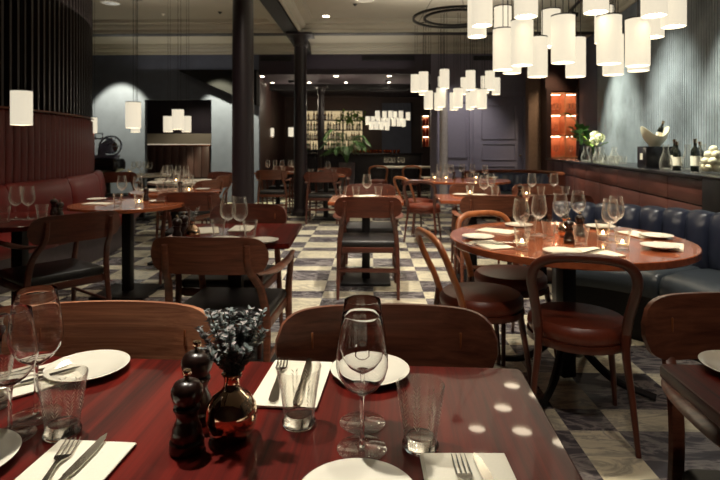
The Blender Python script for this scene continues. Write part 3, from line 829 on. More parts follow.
# ================================================================== left curved wall and red banquette
CX, CY, CR = -8.19 - .118, 5.65 - .17, 4.76
def arc(r, a): return (CX + r * math.cos(a), CY + r * math.sin(a))
A0, A1 = R(-42), R(62)
def sweep(name, prof, a0, a1, n, mat, parent=None, angle=38, cap=True, closed=True):
    bm = B(); rings = []
    for i in range(n + 1):
        a = a0 + (a1 - a0) * i / n; pr = prof(i, n) if callable(prof) else prof
        rings.append([bm.verts.new((*arc(CR + o, a), z)) for o, z in pr])
    m_ = len(rings[0])
    for p, q in zip(rings, rings[1:]):
        for k in range(m_ if closed else m_ - 1): bm.faces.new((p[k], p[(k + 1) % m_], q[(k + 1) % m_], q[k]))
    if cap: bm.faces.new(rings[0]); bm.faces.new(rings[-1][::-1])
    return fin(name, bm, mat, parent, angle=angle)
struct(sweep('wall_curved', [(-.30, 0), (-.12, 0), (-.12, CZ), (-.30, CZ)], A0, A1, 60, M['beam']))
screen = empty('slatted_screen', (0, 0, 0)); tag(screen, 'tall curved screen of dark vertical slats above the red leather panel', 'screen')
bm = B(); n = 82
for i in range(n):
    a = A0 + (A1 - A0) * i / n; x, y = arc(CR - .03, a)
    box(bm, (x, y, (1.62 + CZ) / 2), (.075, .030, CZ - 1.62), rot=Matrix.Rotation(a, 4, 'Z'))
fin('slats', bm, M['slat'], screen, smooth=False)
sweep('top_rail', [(-.09, 1.598), (.035, 1.598), (.04, 1.606), (.035, 1.618), (-.09, 1.618)], A0, A1, 100, M['trim'], screen)
bq = empty('red_banquette', (0, 0, 0)); tag(bq, 'long curved dark red leather banquette with a tall channelled back panel on the left', 'banquette')
NP = 58
def chan(i, n):
    f_ = (i % 12) / 12; b = .030 * (math.sin(PI * f_) ** .6 if f_ > 0 else 0)
    return [(-.10, .80), (b, .80), (b + .004, 1.2), (b, 1.57), (-.0, 1.597), (-.10, 1.597)]
sweep('channel_panel', chan, A0, A1, 12 * 84, M['redpanel'], bq, 60)
AE = R(31)
segs = [R(-42), R(-30), R(-18), R(-6), R(6), R(18.5), AE]
for s0, s1 in zip(segs, segs[1:]):
    g = .0012
    def bprof(i, n):
        e = min(1, min(i, n - i) / 3.0); k = .02 * (1 - math.sqrt(max(0, 1 - (1 - e) ** 2)))
        return [(.02, .46), (.17 - k, .44), (.185 - k, .60), (.165 - k, .76), (.14 - k, .84 - k), (.105, .872 - k), (.06, .875 - k), (.02, .85 - k)]
    sweep('back_cushion', bprof, s0 + g, s1 - g, 24, M['red'], bq, 50)
    def sprof(i, n):
        e = min(1, min(i, n - i) / 3.0); k = .015 * (1 - math.sqrt(max(0, 1 - (1 - e) ** 2)))
        return [(.12, .30), (.66 - k, .30), (.685 - k, .33), (.69 - k, .40), (.67 - k, .445 - k), (.60, .462 - k), (.30, .46 - k), (.12, .45 - k)]
    sweep('seat_cushion', sprof, s0 + g, s1 - g, 24, M['red'], bq, 50)
sweep('base', [(.0, 0), (.58, 0), (.58, .30), (.0, .30)], A0, AE, 60, M['kick'], bq)
ex, ey = arc(CR + .35, AE)

# ================================================================== right side: ribbed wall, sideboard, banquette
SD = Vector((math.sin(R(7.6)), math.cos(R(7.6)))); SN = Vector((SD.y, -SD.x))     # along, outwards
S0 = Vector((2.658, 4.264))
def sp(a, o): p = S0 + SD * a + SN * o; return (p.x, p.y)
END = 6.45
# ribbed wall
bm = B(); pr = []
a = -4.2; WO = .62; WEND = 5.15
while a < WEND:
    pr += [(a, WO), (a + .006, WO - .032), (a + .030, WO - .032), (a + .036, WO)]; a += .055
lo = [bm.verts.new((*sp(a, o), 0)) for a, o in pr]; hi = [bm.verts.new((*sp(a, o), CZ)) for a, o in pr]
for k in range(len(pr) - 1): bm.faces.new((lo[k], lo[k + 1], hi[k + 1], hi[k]))
struct(fin('wall_right', bm, M['rib'], smooth=False))
wallbox('wall_right_backing', sp(-4.6, WO + .1), sp(END + 1, WO + .1), 0, CZ, M['bluewall'], .1)
wallbox('wall_right_pilaster', sp(WEND, WO + .04), sp(WEND + .95, WO + .04), 0, CZ, M['bluewall'], .14)
run('trim_10', [(o, z) for o, z in crown], sp(-4.5, WO - .03), sp(END, WO - .03), M['ceil'])
# sideboard
sb = empty('sideboard', (*sp(0, 0), 0), -R(7.6)); tag(sb, 'long dark wood sideboard with drawer fronts under the ribbed blue wall', 'sideboard')
SW = .58
bm = B(); box(bm, (SW / 2 - .015, END / 2, .98), (SW + .03, END, .04), .005); fin('countertop', bm, M['blackwood'], sb)
bm = B(); box(bm, (SW / 2 + .01, END / 2, .51), (SW - .02, END - .02, .90)); fin('body', bm, M['blackwood'], sb)
bm = B(); box(bm, (SW / 2, END / 2, .03), (SW - .08, END - .06, .06)); fin('plinth', bm, M['black'], sb)
n = 9; L_ = END / n
for k in range(n):
    bm = B(); box(bm, (.008, (k + .5) * L_, .855), (.022, L_ - .008, .20), .003); fin('drawer', bm, M['side'], sb)
    bm = B(); box(bm, (.008, (k + .5) * L_, .40), (.022, L_ - .008, .68), .003); fin('door', bm, M['side'], sb)
# black end cabinet
bc = empty('end_cabinet', (*sp(-.42, -.0), 0), -R(7.6)); tag(bc, 'black cabinet at the near end of the sideboard, right picture edge', 'cabinet')
bm = B(); box(bm, (.27, .2, .50), (.62, .40, .96), .006); fin('body', bm, M['black'], bc)
bm = B(); box(bm, (.27, .2, .992), (.63, .41, .016), .004); fin('top', bm, M['blackwood'], bc)

# orange shelf at the end
ox, oy = 3.946, 10.98
sh = empty('lit_shelf', (ox, oy, 1.0)); tag(sh, 'orange lit two column display shelf of glasses above the far sideboard end', 'shelf')
SWd, SHt, SDp = .62, 1.32, .30
bm = B(); box(bm, (0, SDp / 2, SHt / 2), (SWd, .02, SHt)); fin('back_panel', bm, M['shelfwood'], sh)
for k, x in enumerate((-SWd / 2, 0, SWd / 2)):
    bm = B(); box(bm, (x, 0, SHt / 2), (.03, SDp, SHt)); fin('side_panel', bm, M['shelfwood'], sh)
for k in range(4):
    z = .015 + k * (SHt - .03) / 3
    bm = B(); box(bm, (0, 0, z), (SWd, SDp, .03)); s_ = fin('shelf', bm, M['shelfwood'], sh)
    if k:
        for x in (-SWd / 4, SWd / 4):
            bm = B(); box(bm, (x, .02, z - .019), (.20, .02, .006)); fin('light_strip', bm, M['ledstrip'], s_)
wallbox('wall_shelf_side', (4.256, 10.89), (4.255, 10.49), 0, CZ, M['brownwall'], .1)
wallbox('wall_shelf_over', (3.551, 11.03), (4.336, 11.04), 2.36, CZ, M['brownwall'], .3)
wallbox('trim_11', (3.555, 10.98), (3.648, 10.98), 0, 2.4, M['brownwall'], .34)
wallbox('trim_12', (4.244, 10.99), (4.337, 10.94), 0, 2.4, M['brownwall'], .34)
wallbox('wall_shelf_under', (3.613, 11.03), (4.336, 11.04), 0, .99, M['brownwall'], .3)
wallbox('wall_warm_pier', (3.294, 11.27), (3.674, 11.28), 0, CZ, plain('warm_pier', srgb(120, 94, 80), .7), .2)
k = 0
for r_ in range(3):
    for c_ in range(2):
        for q in range(3 if r_ == 2 else 1):
            x = (-SWd / 4 if c_ == 0 else SWd / 4) + (q - 1) * .07 * (r_ == 2); z = 1.0 + .03 + r_ * (SHt - .03) / 3
            place('wine', (ox + x, oy - .02, z + .001), 0, 'clear glass standing in the orange lit shelf', 'wine glass', 'glasses in the orange lit shelf', (1, 1, 1)); k += 1

# door in the rear wall
d0, d1 = wx(475), wx(525)
dr = empty('door_1', ((d0 + d1) / 2, WY + .22, 0)); dr['kind'] = 'structure'
def panel(name, parent, x, z, w_, h_, mat, dep=.02):
    bm = B(); t_ = .022
    for a_, b_, c_, d_ in ((x, z + h_ / 2, w_, t_), (x, z - h_ / 2, w_, t_)): box(bm, (a_, -.028, b_), (c_, dep, d_), .004)
    for sx_ in (-1, 1): box(bm, (x + sx_ * w_ / 2, -.028, z), (t_, dep, h_ + t_), .004)
    return fin(name, bm, mat, parent)
bm = B(); box(bm, (0, 0, 1.14), (d1 - d0, .04, 2.28), .003); fin('door_leaf', bm, M['greydoor'], dr)
panel('door_panel', dr, 0, 1.75, .72, .72, M['greydoor']); panel('door_panel', dr, 0, 1.11, .72, .34, M['greydoor']); panel('door_panel', dr, 0, .50, .72, .60, M['greydoor'])
bm = B()
for s in (-1, 1): box(bm, (s * ((d1 - d0) / 2 + .05), -.02, 1.16), (.09, .07, 2.32), .008)
box(bm, (0, -.02, 2.34), (d1 - d0 + .2, .07, .10), .008); fin('door_frame', bm, M['greydoor'], dr)
bm = B(); lathe(bm, [(0, 0), (.012, 0), (.01, .03), (.022, .045), (.02, .06), (0, .065)], 16); bmesh.ops.rotate(bm, cent=(0, 0, 0), matrix=Matrix.Rotation(R(90), 3, 'X'), verts=bm.verts[:]); bmesh.ops.translate(bm, vec=((d1 - d0) / 2 - .08, -.02, 1.03), verts=bm.verts[:]); fin('door_knob', bm, M['chrome'], dr)
wp = empty('wall_panel_moulding', ((wx(445) + wx(472)) / 2, WY + .24, 0)); wp['kind'] = 'structure'
panel('panel_moulding', wp, 0, 1.6, .40, 1.2, M['greydoor']); panel('panel_moulding', wp, 0, .5, .40, .62, M['greydoor'])
bm = B(); lathe(bm, [(0, 0), (.10, 0), (.095, .1), (.085, .12), (.085, 2.72), (.10, 2.74), (.10, 2.80), (0, 2.80)], 28); struct(fin('trim_13', bm, plain('pilaster_pale', srgb(150, 142, 140), .6), loc=(wx(443, 11.15), 11.1, 0)))

# navy banquette around the round table
nb = empty('navy_banquette', (RX, RY, 0)); tag(nb, 'curved navy leather banquette with upright channels behind the round table', 'banquette')
def nsweep(name, prof, a0, a1, n, mat, parent, angle=50):
    bm = B(); rings = []
    for i in range(n + 1):
        a = a0 + (a1 - a0) * i / n; pr = prof(i, n) if callable(prof) else prof
        rings.append([bm.verts.new((r * math.cos(a), r * math.sin(a), z)) for r, z in pr])
    m_ = len(rings[0])
    for p, q in zip(rings, rings[1:]):
        for k in range(m_): bm.faces.new((p[k], p[(k + 1) % m_], q[(k + 1) % m_], q[k]))
    bm.faces.new(rings[0]); bm.faces.new(rings[-1][::-1]); return fin(name, bm, mat, parent, angle=angle)
NA0, NA1 = R(-48), R(74)
RB = 1.30
def nch(i, n):
    f_ = (i % 12) / 12; b = .045 * (math.sin(PI * f_) ** .55 if f_ > 0 else 0); q = b / .045
    return [(RB + .15, .30), (RB + .02 - b, .44), (RB - b, .55), (RB + .01 - b, .70), (RB + .03 - b * .8, .775 + .012 * q), (RB + .07, .795 + .018 * q), (RB + .12, .79 + .012 * q), (RB + .15, .76)]
nsweep('channel_back', nch, NA0, NA1, 12 * 19, M['navy'], nb, 60)
nsweep('back_shell', [(RB + .14, 0), (RB + .19, 0), (RB + .19, .78), (RB + .14, .78)], NA0, NA1, 60, M['blackwood'], nb)
def nseat(i, n):
    e = min(1, min(i, n - i) / 3.0); k = .02 * (1 - math.sqrt(max(0, 1 - (1 - e) ** 2)))
    return [(.80 + k, .31), (.785 + k, .36), (.79 + k, .42 - k), (.83, .455 - k), (.95, .47 - k), (1.2, .462 - k), (RB + .04, .45 - k), (RB + .04, .31)]
for a0, a1 in ((-48, -14), (-14, 30), (30, 74)): nsweep('seat_cushion', nseat, R(a0) + .002, R(a1) - .002, 40, M['navyseat'], nb, 60)
nsweep('base', [(.88, 0), (RB + .14, 0), (RB + .14, .31), (.88, .31)], NA0, NA1, 50, M['black'], nb)

# far tufted banquette
fb = empty('tufted_banquette', (2.286, 8.65, 0)); tag(fb, 'far curved blue tufted banquette with a brown wooden rim beside the grey door', 'banquette')
def arcsweep(name, prof, r, a0, a1, n, mat, parent, angle=50):
    bm = B(); rings = []
    for i in range(n + 1):
        a = a0 + (a1 - a0) * i / n; pr = prof(i) if callable(prof) else prof
        rings.append([bm.verts.new(((r + o) * math.cos(a), (r + o) * math.sin(a), z)) for o, z in pr])
    m_ = len(rings[0])
    for p, q in zip(rings, rings[1:]):
        for k in range(m_): bm.faces.new((p[k], p[(k + 1) % m_], q[(k + 1) % m_], q[k]))
    bm.faces.new(rings[0]); bm.faces.new(rings[-1][::-1]); return fin(name, bm, mat, parent, angle=angle)
arcsweep('tufted_back', lambda i: [(.0, .3), (-.10 - .03 * abs(math.sin(i * PI / 8)), .3), (-.12 - .04 * abs(math.sin(i * PI / 8)), .55), (-.10 - .03 * abs(math.sin(i * PI / 8)), .72), (-.05, .77), (0, .77)], .75, R(-60), R(150), 14 * 8, M['navy'], fb)
arcsweep('wood_rim', [(-.02, 0), (.05, 0), (.05, .80), (.02, .82), (-.04, .80), (-.02, .74)], .76, R(-60), R(150), 60, M['trim'], fb)
arcsweep('seat', [(-.5, .2), (-.5, .42), (-.46, .45), (-.05, .45), (-.05, .2)], .75, R(-60), R(150), 60, M['navyseat'], fb)

# ================================================================== things on the sideboard
def bottle(mat, h=.30, r=.038, lab=True, kind='bottle'):
    def make():
        t = empty(kind); k = h / .30
        bm = B(); lathe(bm, [(0, .004), (r * .8, 0), (r, .006), (r, .175 * k), (r * .9, .20 * k), (r * .45, .225 * k), (.0145, .24 * k), (.0140, .285 * k), (.016, .287 * k), (.016, .3 * k), (0, .3 * k)], 20); fin('glass_body', bm, mat, t)
        if lab:
            bm = B(); lathe(bm, [(r + .0006, .05 * k), (r + .0006, .14 * k)], 20); fin('label', bm, M['label'], t)
        bm = B(); lathe(bm, [(0, .302 * k), (.0165, .301 * k), (.0165, .262 * k), (.0145, .262 * k)], 14); fin('foil', bm, M['black'] if mat is not M['btl_dark'] else M['chrome'], t)
        return t
    return make
MAKE['bottle'] = bottle(M['btl_dark']); MAKE['bottle_a'] = bottle(M['btl_amber']); MAKE['bottle_g'] = bottle(M['btl_green']); MAKE['bottle_r'] = bottle(M['btl_red'], lab=False)
cb = empty('display_cube', (*sp(1.62, .22), 1.0005), -R(7.6)); tag(cb, 'black display cube with a pale square mark under the ice bowl', 'box')
bm = B(); box(bm, (0, 0, .115), (.27, .27, .23), .004); fin('body', bm, M['blackwood'], cb)
bm = B(); box(bm, (-.1365, .0, .12), (.002, .07, .07)); fin('square_mark', bm, M['label'], cb)
cxx, cyy = sp(1.62, .22)
ib = empty('ice_bowl', (cxx, cyy, 1.231)); tag(ib, 'cream swept rim ice bowl on the black cube', 'bowl')
bm = B(); rings = []
NB = 36
for j, (r, z) in enumerate([(.0, .0), (.05, .0), (.055, .012), (.07, .03), (.105, .075), (.125, .13), (.13, .165), (.124, .165), (.118, .13), (.098, .08), (.06, .035), (0, .03)]):
    if r == 0: rings.append([bm.verts.new((0, 0, z))]); continue
    ring = []
    for k in range(NB):
        a = 2 * PI * k / NB; lift = .055 * (z / .165) ** 2 * math.cos(2 * a)
        ring.append(bm.verts.new((r * math.cos(a) * 1.12, r * math.sin(a) * .9, z + lift)))
    rings.append(ring)
for a_, b_ in zip(rings, rings[1:]):
    for k in range(NB):
        k2 = (k + 1) % NB
        if len(a_) == 1: bm.faces.new((a_[0], b_[k2], b_[k]))
        elif len(b_) == 1: bm.faces.new((a_[k], a_[k2], b_[0]))
        else: bm.faces.new((a_[k], a_[k2], b_[k2], b_[k]))
fin('bowl_body', bm, M['ice'], ib, angle=60)
o = place('bottle', (cxx + .02, cyy, 1.275), 0, 'dark bottle with gold foil sticking out of the ice bowl', 'bottle', None, (.8, .8, .8)); o.rotation_euler = (R(8), R(14), 0)
o = place('bottle_a', (cxx - .03, cyy + .01, 1.273), 0, 'amber bottle lying low inside the ice bowl', 'bottle', None, (.6, .6, .6)); o.rotation_euler = (R(-10), R(-22), 0)
for k, (a_, o_, lb) in enumerate(((1.12, .22, 'left dark wine bottle with white label beside the black cube'), (1.05, .42, 'dark wine bottle at the back of the sideboard group'), (.78, .26, 'right dark wine bottle with white label near the sideboard end'), (.92, .16, 'dark wine bottle at the front of the sideboard group'))):
    place('bottle', (*sp(a_, o_), 1.001), .5 * k, lb, 'bottle', None, (.92, .92, .92) if k % 2 else (1, 1, 1))
def g_carafe():
    bm = B(); lathe(bm, [(0, 0), (.045, 0), (.055, .01), (.058, .05), (.05, .09), (.03, .13), (.022, .16), (.03, .20), (.0285, .20), (.0205, .16), (.0285, .13), (.048, .09), (.0555, .05), (.05, .014), (0, .008)], 28)
    return fin('carafe', bm, M['glass'], angle=60)
MAKE['carafe'] = g_carafe
for k, (a_, o_) in enumerate(((.98, .28), (.86, .36), (1.02, .10))):
    place('carafe', (*sp(a_, o_), 1.001), 0, 'tall clear carafe among the wine bottles, ' + ['in the middle', 'at the back', 'at the front left'][k], 'carafe', None, (1, 1, 1.25))
for k, (a_, o_) in enumerate(((4.2, .16), (3.55, .16), (3.6, .40), (4.25, .42))):
    place('carafe', (*sp(a_, o_), 1.001), 0, 'clear carafe near the white flowers, ' + ['front left', 'front right', 'behind right', 'behind left'][k], 'carafe', None, (1.2, 1.2, 1.1))
for k in range(7):
    place('tumbler', (*sp(3.38 - .11 * k + .03 * (k % 2), .16 + .14 * (k % 2)), 1.001), 0, 'clear tumbler in the row on the sideboard between flowers and black cube', 'glass', 'tumblers in a row on the sideboard', (1, 1, 1))
# jar of pale balls
jx, jy = sp(.40, .24)
j = tag(empty('glass_jar', (jx, jy, 1.001)), 'clear glass jar of pale round balls at the right picture edge', 'jar')
bm = B(); lathe(bm, [(0, 0), (.10, 0), (.105, .01), (.105, .10), (.102, .10), (.102, .012), (0, .006)], 32); fin('jar_body', bm, M['glass'], j)
rnd = random.Random(4); k = 0
for lz, cnt, rr in ((.045, 6, .062), (.105, 6, .062), (.16, 4, .040), (.045, 1, 0), (.205, 1, 0)):
    for q in range(cnt):
        a = 2 * PI * q / cnt + lz * 9; bm = B(); bmesh.ops.create_icosphere(bm, subdivisions=3, radius=.034)
        b_ = fin('pale_ball', bm, M['ice'], angle=80, loc=(jx + rr * math.cos(a), jy + rr * math.sin(a), 1.001 + lz)); tag(b_, 'pale cream ball heaped in the glass jar', 'ball', 'pale balls in the glass jar')

# plants
def big_leaf(bm, base, tip, width, up=Vector((0, 0, 1)), droop=.2, n=8):
    base = Vector(base); tip = Vector(tip); d = tip - base; s = d.cross(up).normalized(); L_ = d.length; rows = []
    for i in range(n + 1):
        t = i / n; c_ = base + d * t - up * droop * L_ * t * t; w_ = width * math.sin(PI * min(1, t * .92 + .06)) ** .8
        rows.append((bm.verts.new(c_ + s * w_ / 2 + up * w_ * .12), bm.verts.new(c_), bm.verts.new(c_ - s * w_ / 2 + up * w_ * .12)))
    for a_, b_ in zip(rows, rows[1:]):
        bm.faces.new((a_[0], a_[1], b_[1], b_[0])); bm.faces.new((a_[1], a_[2], b_[2], b_[1]))
def vase_tall(x, y, z, label, mat, name='glass_vase', h=.26, r=.06):
    bm = B(); lathe(bm, [(0, 0), (r * .8, 0), (r, .02), (r * .9, h * .5), (r * .6, h * .85), (r * .8, h), (r * .75, h), (r * .55, h * .85), (r * .85, h * .5), (r * .92, .025), (0, .012)], 28)
    return tag(fin(name, bm, mat, angle=60, loc=(x, y, z)), label, 'vase')
lx, ly = sp(4.75, .24)
vase_tall(lx, ly, 1.001, 'dark vase of large green leaves beside the orange shelf', M['blackwood'])
t = tag(empty('leaf_branch', (lx, ly, 1.24)), 'large glossy green leaves arching before the orange shelf', 'plant')
bs, bl = B(), B(); rnd = random.Random(9)
for k in range(14):
    a = rnd.uniform(0, 2 * PI); hh = rnd.uniform(.10, .52); r = rnd.uniform(.08, .24)
    tip = (math.cos(a) * r * .7 - .05, math.sin(a) * r * .8, hh); tube(bs, spline([(0, 0, -.18), (tip[0] * .2, tip[1] * .2, hh * .6), tip], 6), .005, 6)
    big_leaf(bl, tip, (tip[0] * 1.9, tip[1] * 1.9, hh + .09), .15)
fin('stems', bs, M['leaf'], t); fin('leaves', bl, M['leaf'], t, smooth=True)
lx, ly = sp(3.85, .22)
vase_tall(lx + .02, ly + .16, 1.001, 'clear vase of white flowers on the far sideboard', M['glass'], h=.22)
t = tag(empty('flower_bunch', (lx + .02, ly + .16, 1.21)), 'white round flower head with bright green leaves on the sideboard', 'flowers')
bs, bl, bp = B(), B(), B()
for k in range(9):
    a = rnd.uniform(0, 2 * PI); hh = rnd.uniform(.02, .18); r = rnd.uniform(.08, .16)
    tip = (math.cos(a) * r, math.sin(a) * r, hh); tube(bs, [(0, 0, -.15), (tip[0] * .2, tip[1] * .2, hh * .5), tip], .004, 6)
    big_leaf(bl, tip, (tip[0] * 1.8, tip[1] * 1.8, hh + .07), .09)
for k in range(3):
    c_ = Vector([(.09, -.05, .15), (.0, -.06, .10), (.05, .05, .19)][k]); tube(bs, [(0, 0, -.15), tuple(c_)], .004, 6)
    for q in range(60):
        dv = Vector((rnd.gauss(0, 1), rnd.gauss(0, 1), rnd.gauss(0, 1))).normalized(); leaf(bp, c_ + dv * .055, dv.cross(Vector((.3, .2, 1))), dv, .05, .05, .1)
fin('stems', bs, M['leaf'], t); fin('leaves', bl, M['leafbright'], t); fin('petals', bp, M['petal'], t, smooth=False)

# ================================================================== slicing machine on a plinth
mx_, my_ = -4.932, 9.799
pl = tag(empty('machine_plinth', (mx_, my_, 0)), 'dark cylindrical plinth carrying the slicing machine', 'plinth')
bm = B(); box(bm, (0, 0, .88), (.56, .44, .26), .09, 5); fin('drum', bm, M['blackwood'], pl)
bm = B(); lathe(bm, [(0, 0), (.2, 0), (.2, .03), (.07, .06), (.06, .7), (.1, .76), (0, .76)], 28); fin('pedestal', bm, M['black'], pl)
sl = tag(empty('slicing_machine', (mx_, my_, 1.012), R(12)), 'vintage flywheel meat slicer in bluish metal before the lit plaster wall', 'slicer')
bm = B(); box(bm, (0, 0, .03), (.40, .30, .06), .015); fin('base', bm, M['machine'], sl)
bm = B(); tube(bm, spline([(-.12, 0, .05), (-.10, 0, .20), (.02, 0, .30), (.10, 0, .34)], 6), .045, 12); box(bm, (-.02, 0, .16), (.22, .13, .16), .03); fin('housing', bm, M['machine'], sl)
bm = B(); lathe(bm, [(.175, -.012), (.20, -.012), (.205, 0), (.20, .012), (.175, .012)], 40, closed=True)
for k in range(6): tube(bm, [(0, 0, 0), (.18 * math.cos(k * PI / 3), .18 * math.sin(k * PI / 3), 0)], .008, 6)
lathe(bm, [(0, -.02), (.03, -.02), (.03, .02), (0, .02)], 20)
bmesh.ops.rotate(bm, cent=(0, 0, 0), matrix=Matrix.Rotation(R(78), 3, 'X') , verts=bm.verts[:]); bmesh.ops.translate(bm, vec=(.09, -.12, .22), verts=bm.verts[:]); fin('flywheel', bm, M['machine'], sl)
bm = B(); lathe(bm, [(0, -.008), (.12, -.004), (.13, 0), (.12, .004), (0, .008)], 36); bmesh.ops.rotate(bm, cent=(0, 0, 0), matrix=Matrix.Rotation(R(90), 3, 'X'), verts=bm.verts[:]); bmesh.ops.translate(bm, vec=(.04, .09, .20), verts=bm.verts[:]); fin('blade', bm, M['steel'], sl)
bm = B(); tube(bm, [(-.2, 0, .36), (-.2, 0, .46), (-.08, 0, .46), (-.08, 0, .36)], .010, 8); tube(bm, [(-.22, 0, .36), (.10, 0, .36)], .014, 8); fin('feed_handle', bm, M['machine'], sl)

# ================================================================== bar in the rear room
BYr = 16.3
bx0, bx1 = wx(303, BYr), wx(363, BYr)
bs_ = empty('bar_shelves', ((bx0 + bx1) / 2, BYr, 0)); tag(bs_, 'backlit bar shelving full of bottles in the rear room', 'shelf')
Wb = bx1 - bx0
bm = B(); box(bm, (0, .15, 1.72), (Wb, .02, 1.24)); fin('backlit_panel', bm, M['backlit'], bs_)
bm = B(); box(bm, (0, .02, .55), (Wb + .2, .4, 1.1)); fin('lower_cabinet', bm, M['blackwood'], bs_)
for x in (-Wb / 2, -Wb / 6, Wb / 6, Wb / 2):
    bm = B(); box(bm, (x, 0, 1.72), (.04, .28, 1.26)); fin('upright', bm, M['black'], bs_)
for k in range(5):
    bm = B(); box(bm, (0, 0, 1.11 + .305 * k), (Wb, .28, .03)); fin('shelf', bm, M['black'], bs_)
rnd = random.Random(2); 
for k in range(4):
    x = -Wb / 2 + .08
    while x < Wb / 2 - .08:
        if min(abs(x - q) for q in (-Wb / 6, Wb / 6)) > .055:
            s = rnd.uniform(.70, .93)
            place(rnd.choice(['bottle', 'bottle_a', 'bottle_g', 'bottle_a', 'carafe']), ((bx0 + bx1) / 2 + x, BYr - rnd.uniform(.0, .07), 1.1255 + .305 * k), rnd.uniform(0, 6), 'bottle standing on the backlit bar shelves', 'bottle', 'bottles on the backlit bar shelves', (s, s, s))
        x += rnd.uniform(.068, .10)
ctr = empty('bar_counter', (wx(358, 14.8), 14.8, 0)); tag(ctr, 'dark bar counter across the rear room', 'counter')
bm = B(); box(bm, (0, 0, .5), (3.5, .5, 1.0)); fin('front', bm, M['blackwood'], ctr)
bm = B(); box(bm, (0, -.03, 1.02), (3.56, .62, .04), .006); fin('countertop', bm, M['blackwood'], ctr)
def g_cup():
    bm = B(); lathe(bm, [(0, 0), (.035, 0), (.045, .02), (.042, .09), (.039, .09), (.04, .02), (0, .01)], 18); return fin('copper_cup', bm, M['copperpot'])
MAKE['cup'] = g_cup
for k in range(18):
    place('cup', (wx(340, 14.8) + .095 * k + rnd.uniform(-.02, .02), 14.72 + rnd.uniform(-.1, .1), 1.041), 0, 'small copper cup on the bar counter in the rear room', 'cup', 'copper cups on the bar counter', (1, 1, 1))
# red bottle case
rx, ry = wx(425.5, 13.3), 13.3
rc = empty('bottle_case', (rx, ry, 1.20)); tag(rc, 'narrow wall case of red lit bottles beside the far chandelier', 'case')
bm = B(); box(bm, (0, .1, .40), (.19, .02, .80)); fin('back_panel', bm, M['shelfwood'], rc)
bm = B()
for x in (-.10, .10): box(bm, (x, 0, .40), (.015, .22, .80))
for k in range(4): box(bm, (0, 0, .0075 + .262 * k), (.2, .22, .015))
fin('frame', bm, M['black'], rc)
bm = B()
for k in range(1, 4): box(bm, (0, .0, .262 * k - .006), (.12, .02, .006))
fin('light_strip', bm, M['ledstrip'], rc)
for k in range(3):
    for q in range(2): place('bottle_r', (rx - .04 + .08 * q, ry, 1.2 + .016 + .262 * k), 0, 'red bottle in the narrow lit wall case', 'bottle', 'red bottles in the narrow wall case', (.75, .75, .78))
wallbox('wall_rear_blue', (wx(382, 16.9), 16.9), (wx(411, 16.9), 16.9), 0, 2.6, M['bluewall'], .1)
# potted palm
px_, py_2 = wx(347, 12.5), 12.5
pt_ = tag(empty('plant_pot', (px_, py_2, 0)), 'pale pot of the palm in the rear room', 'pot')
bm = B(); lathe(bm, [(0, 0), (.13, 0), (.18, .5), (.185, .84), (.17, .84), (.165, .8), (0, .8)], 28); fin('pot_body', bm, M['kick'], pt_)
t = tag(empty('potted_palm', (px_, py_2, .80)), 'palm with arching fronds before the backlit bar shelves', 'plant')
bs, bl = B(), B(); rnd = random.Random(12)
for k in range(15):
    a = 2 * PI * k / 15 + rnd.uniform(-.2, .2); Lf = rnd.uniform(.38, .62); hh = rnd.uniform(.35, .85)
    pts = spline([(0, 0, 0), (math.cos(a) * Lf * .25, math.sin(a) * Lf * .25, hh * .75), (math.cos(a) * Lf * .65, math.sin(a) * Lf * .65, hh), (math.cos(a) * Lf, math.sin(a) * Lf, hh * .72)], 8)
    tube(bs, pts, .006, 5)
    for i in range(8, len(pts) - 1):
        ax = (pts[i + 1] - pts[i]).normalized()
        for s in (-1, 1):
            side = ax.cross(Vector((0, 0, 1))).normalized() * s
            leaf(bl, pts[i], side + ax * .6 - Vector((0, 0, .35)), Vector((0, 0, 1)), .22, .03)
fin('stems', bs, M['leaf'], t); fin('fronds', bl, M['leaf'], t, smooth=False)
t = tag(empty('leafy_branch', (wx(352, 15.9), 15.9, 2.05)), 'bright green foliage at the top of the backlit bar shelves', 'plant')
bl = B()
for k in range(130):
    c_ = Vector((rnd.gauss(0, .20), rnd.gauss(0, .05), rnd.gauss(0, .09))); leaf(bl, c_, Vector((rnd.gauss(0, 1), rnd.gauss(0, 1), rnd.gauss(0, .6))), Vector((0, .3, 1)), .13, .07)
fin('leaves', bl, M['leafbright'], t, smooth=False)

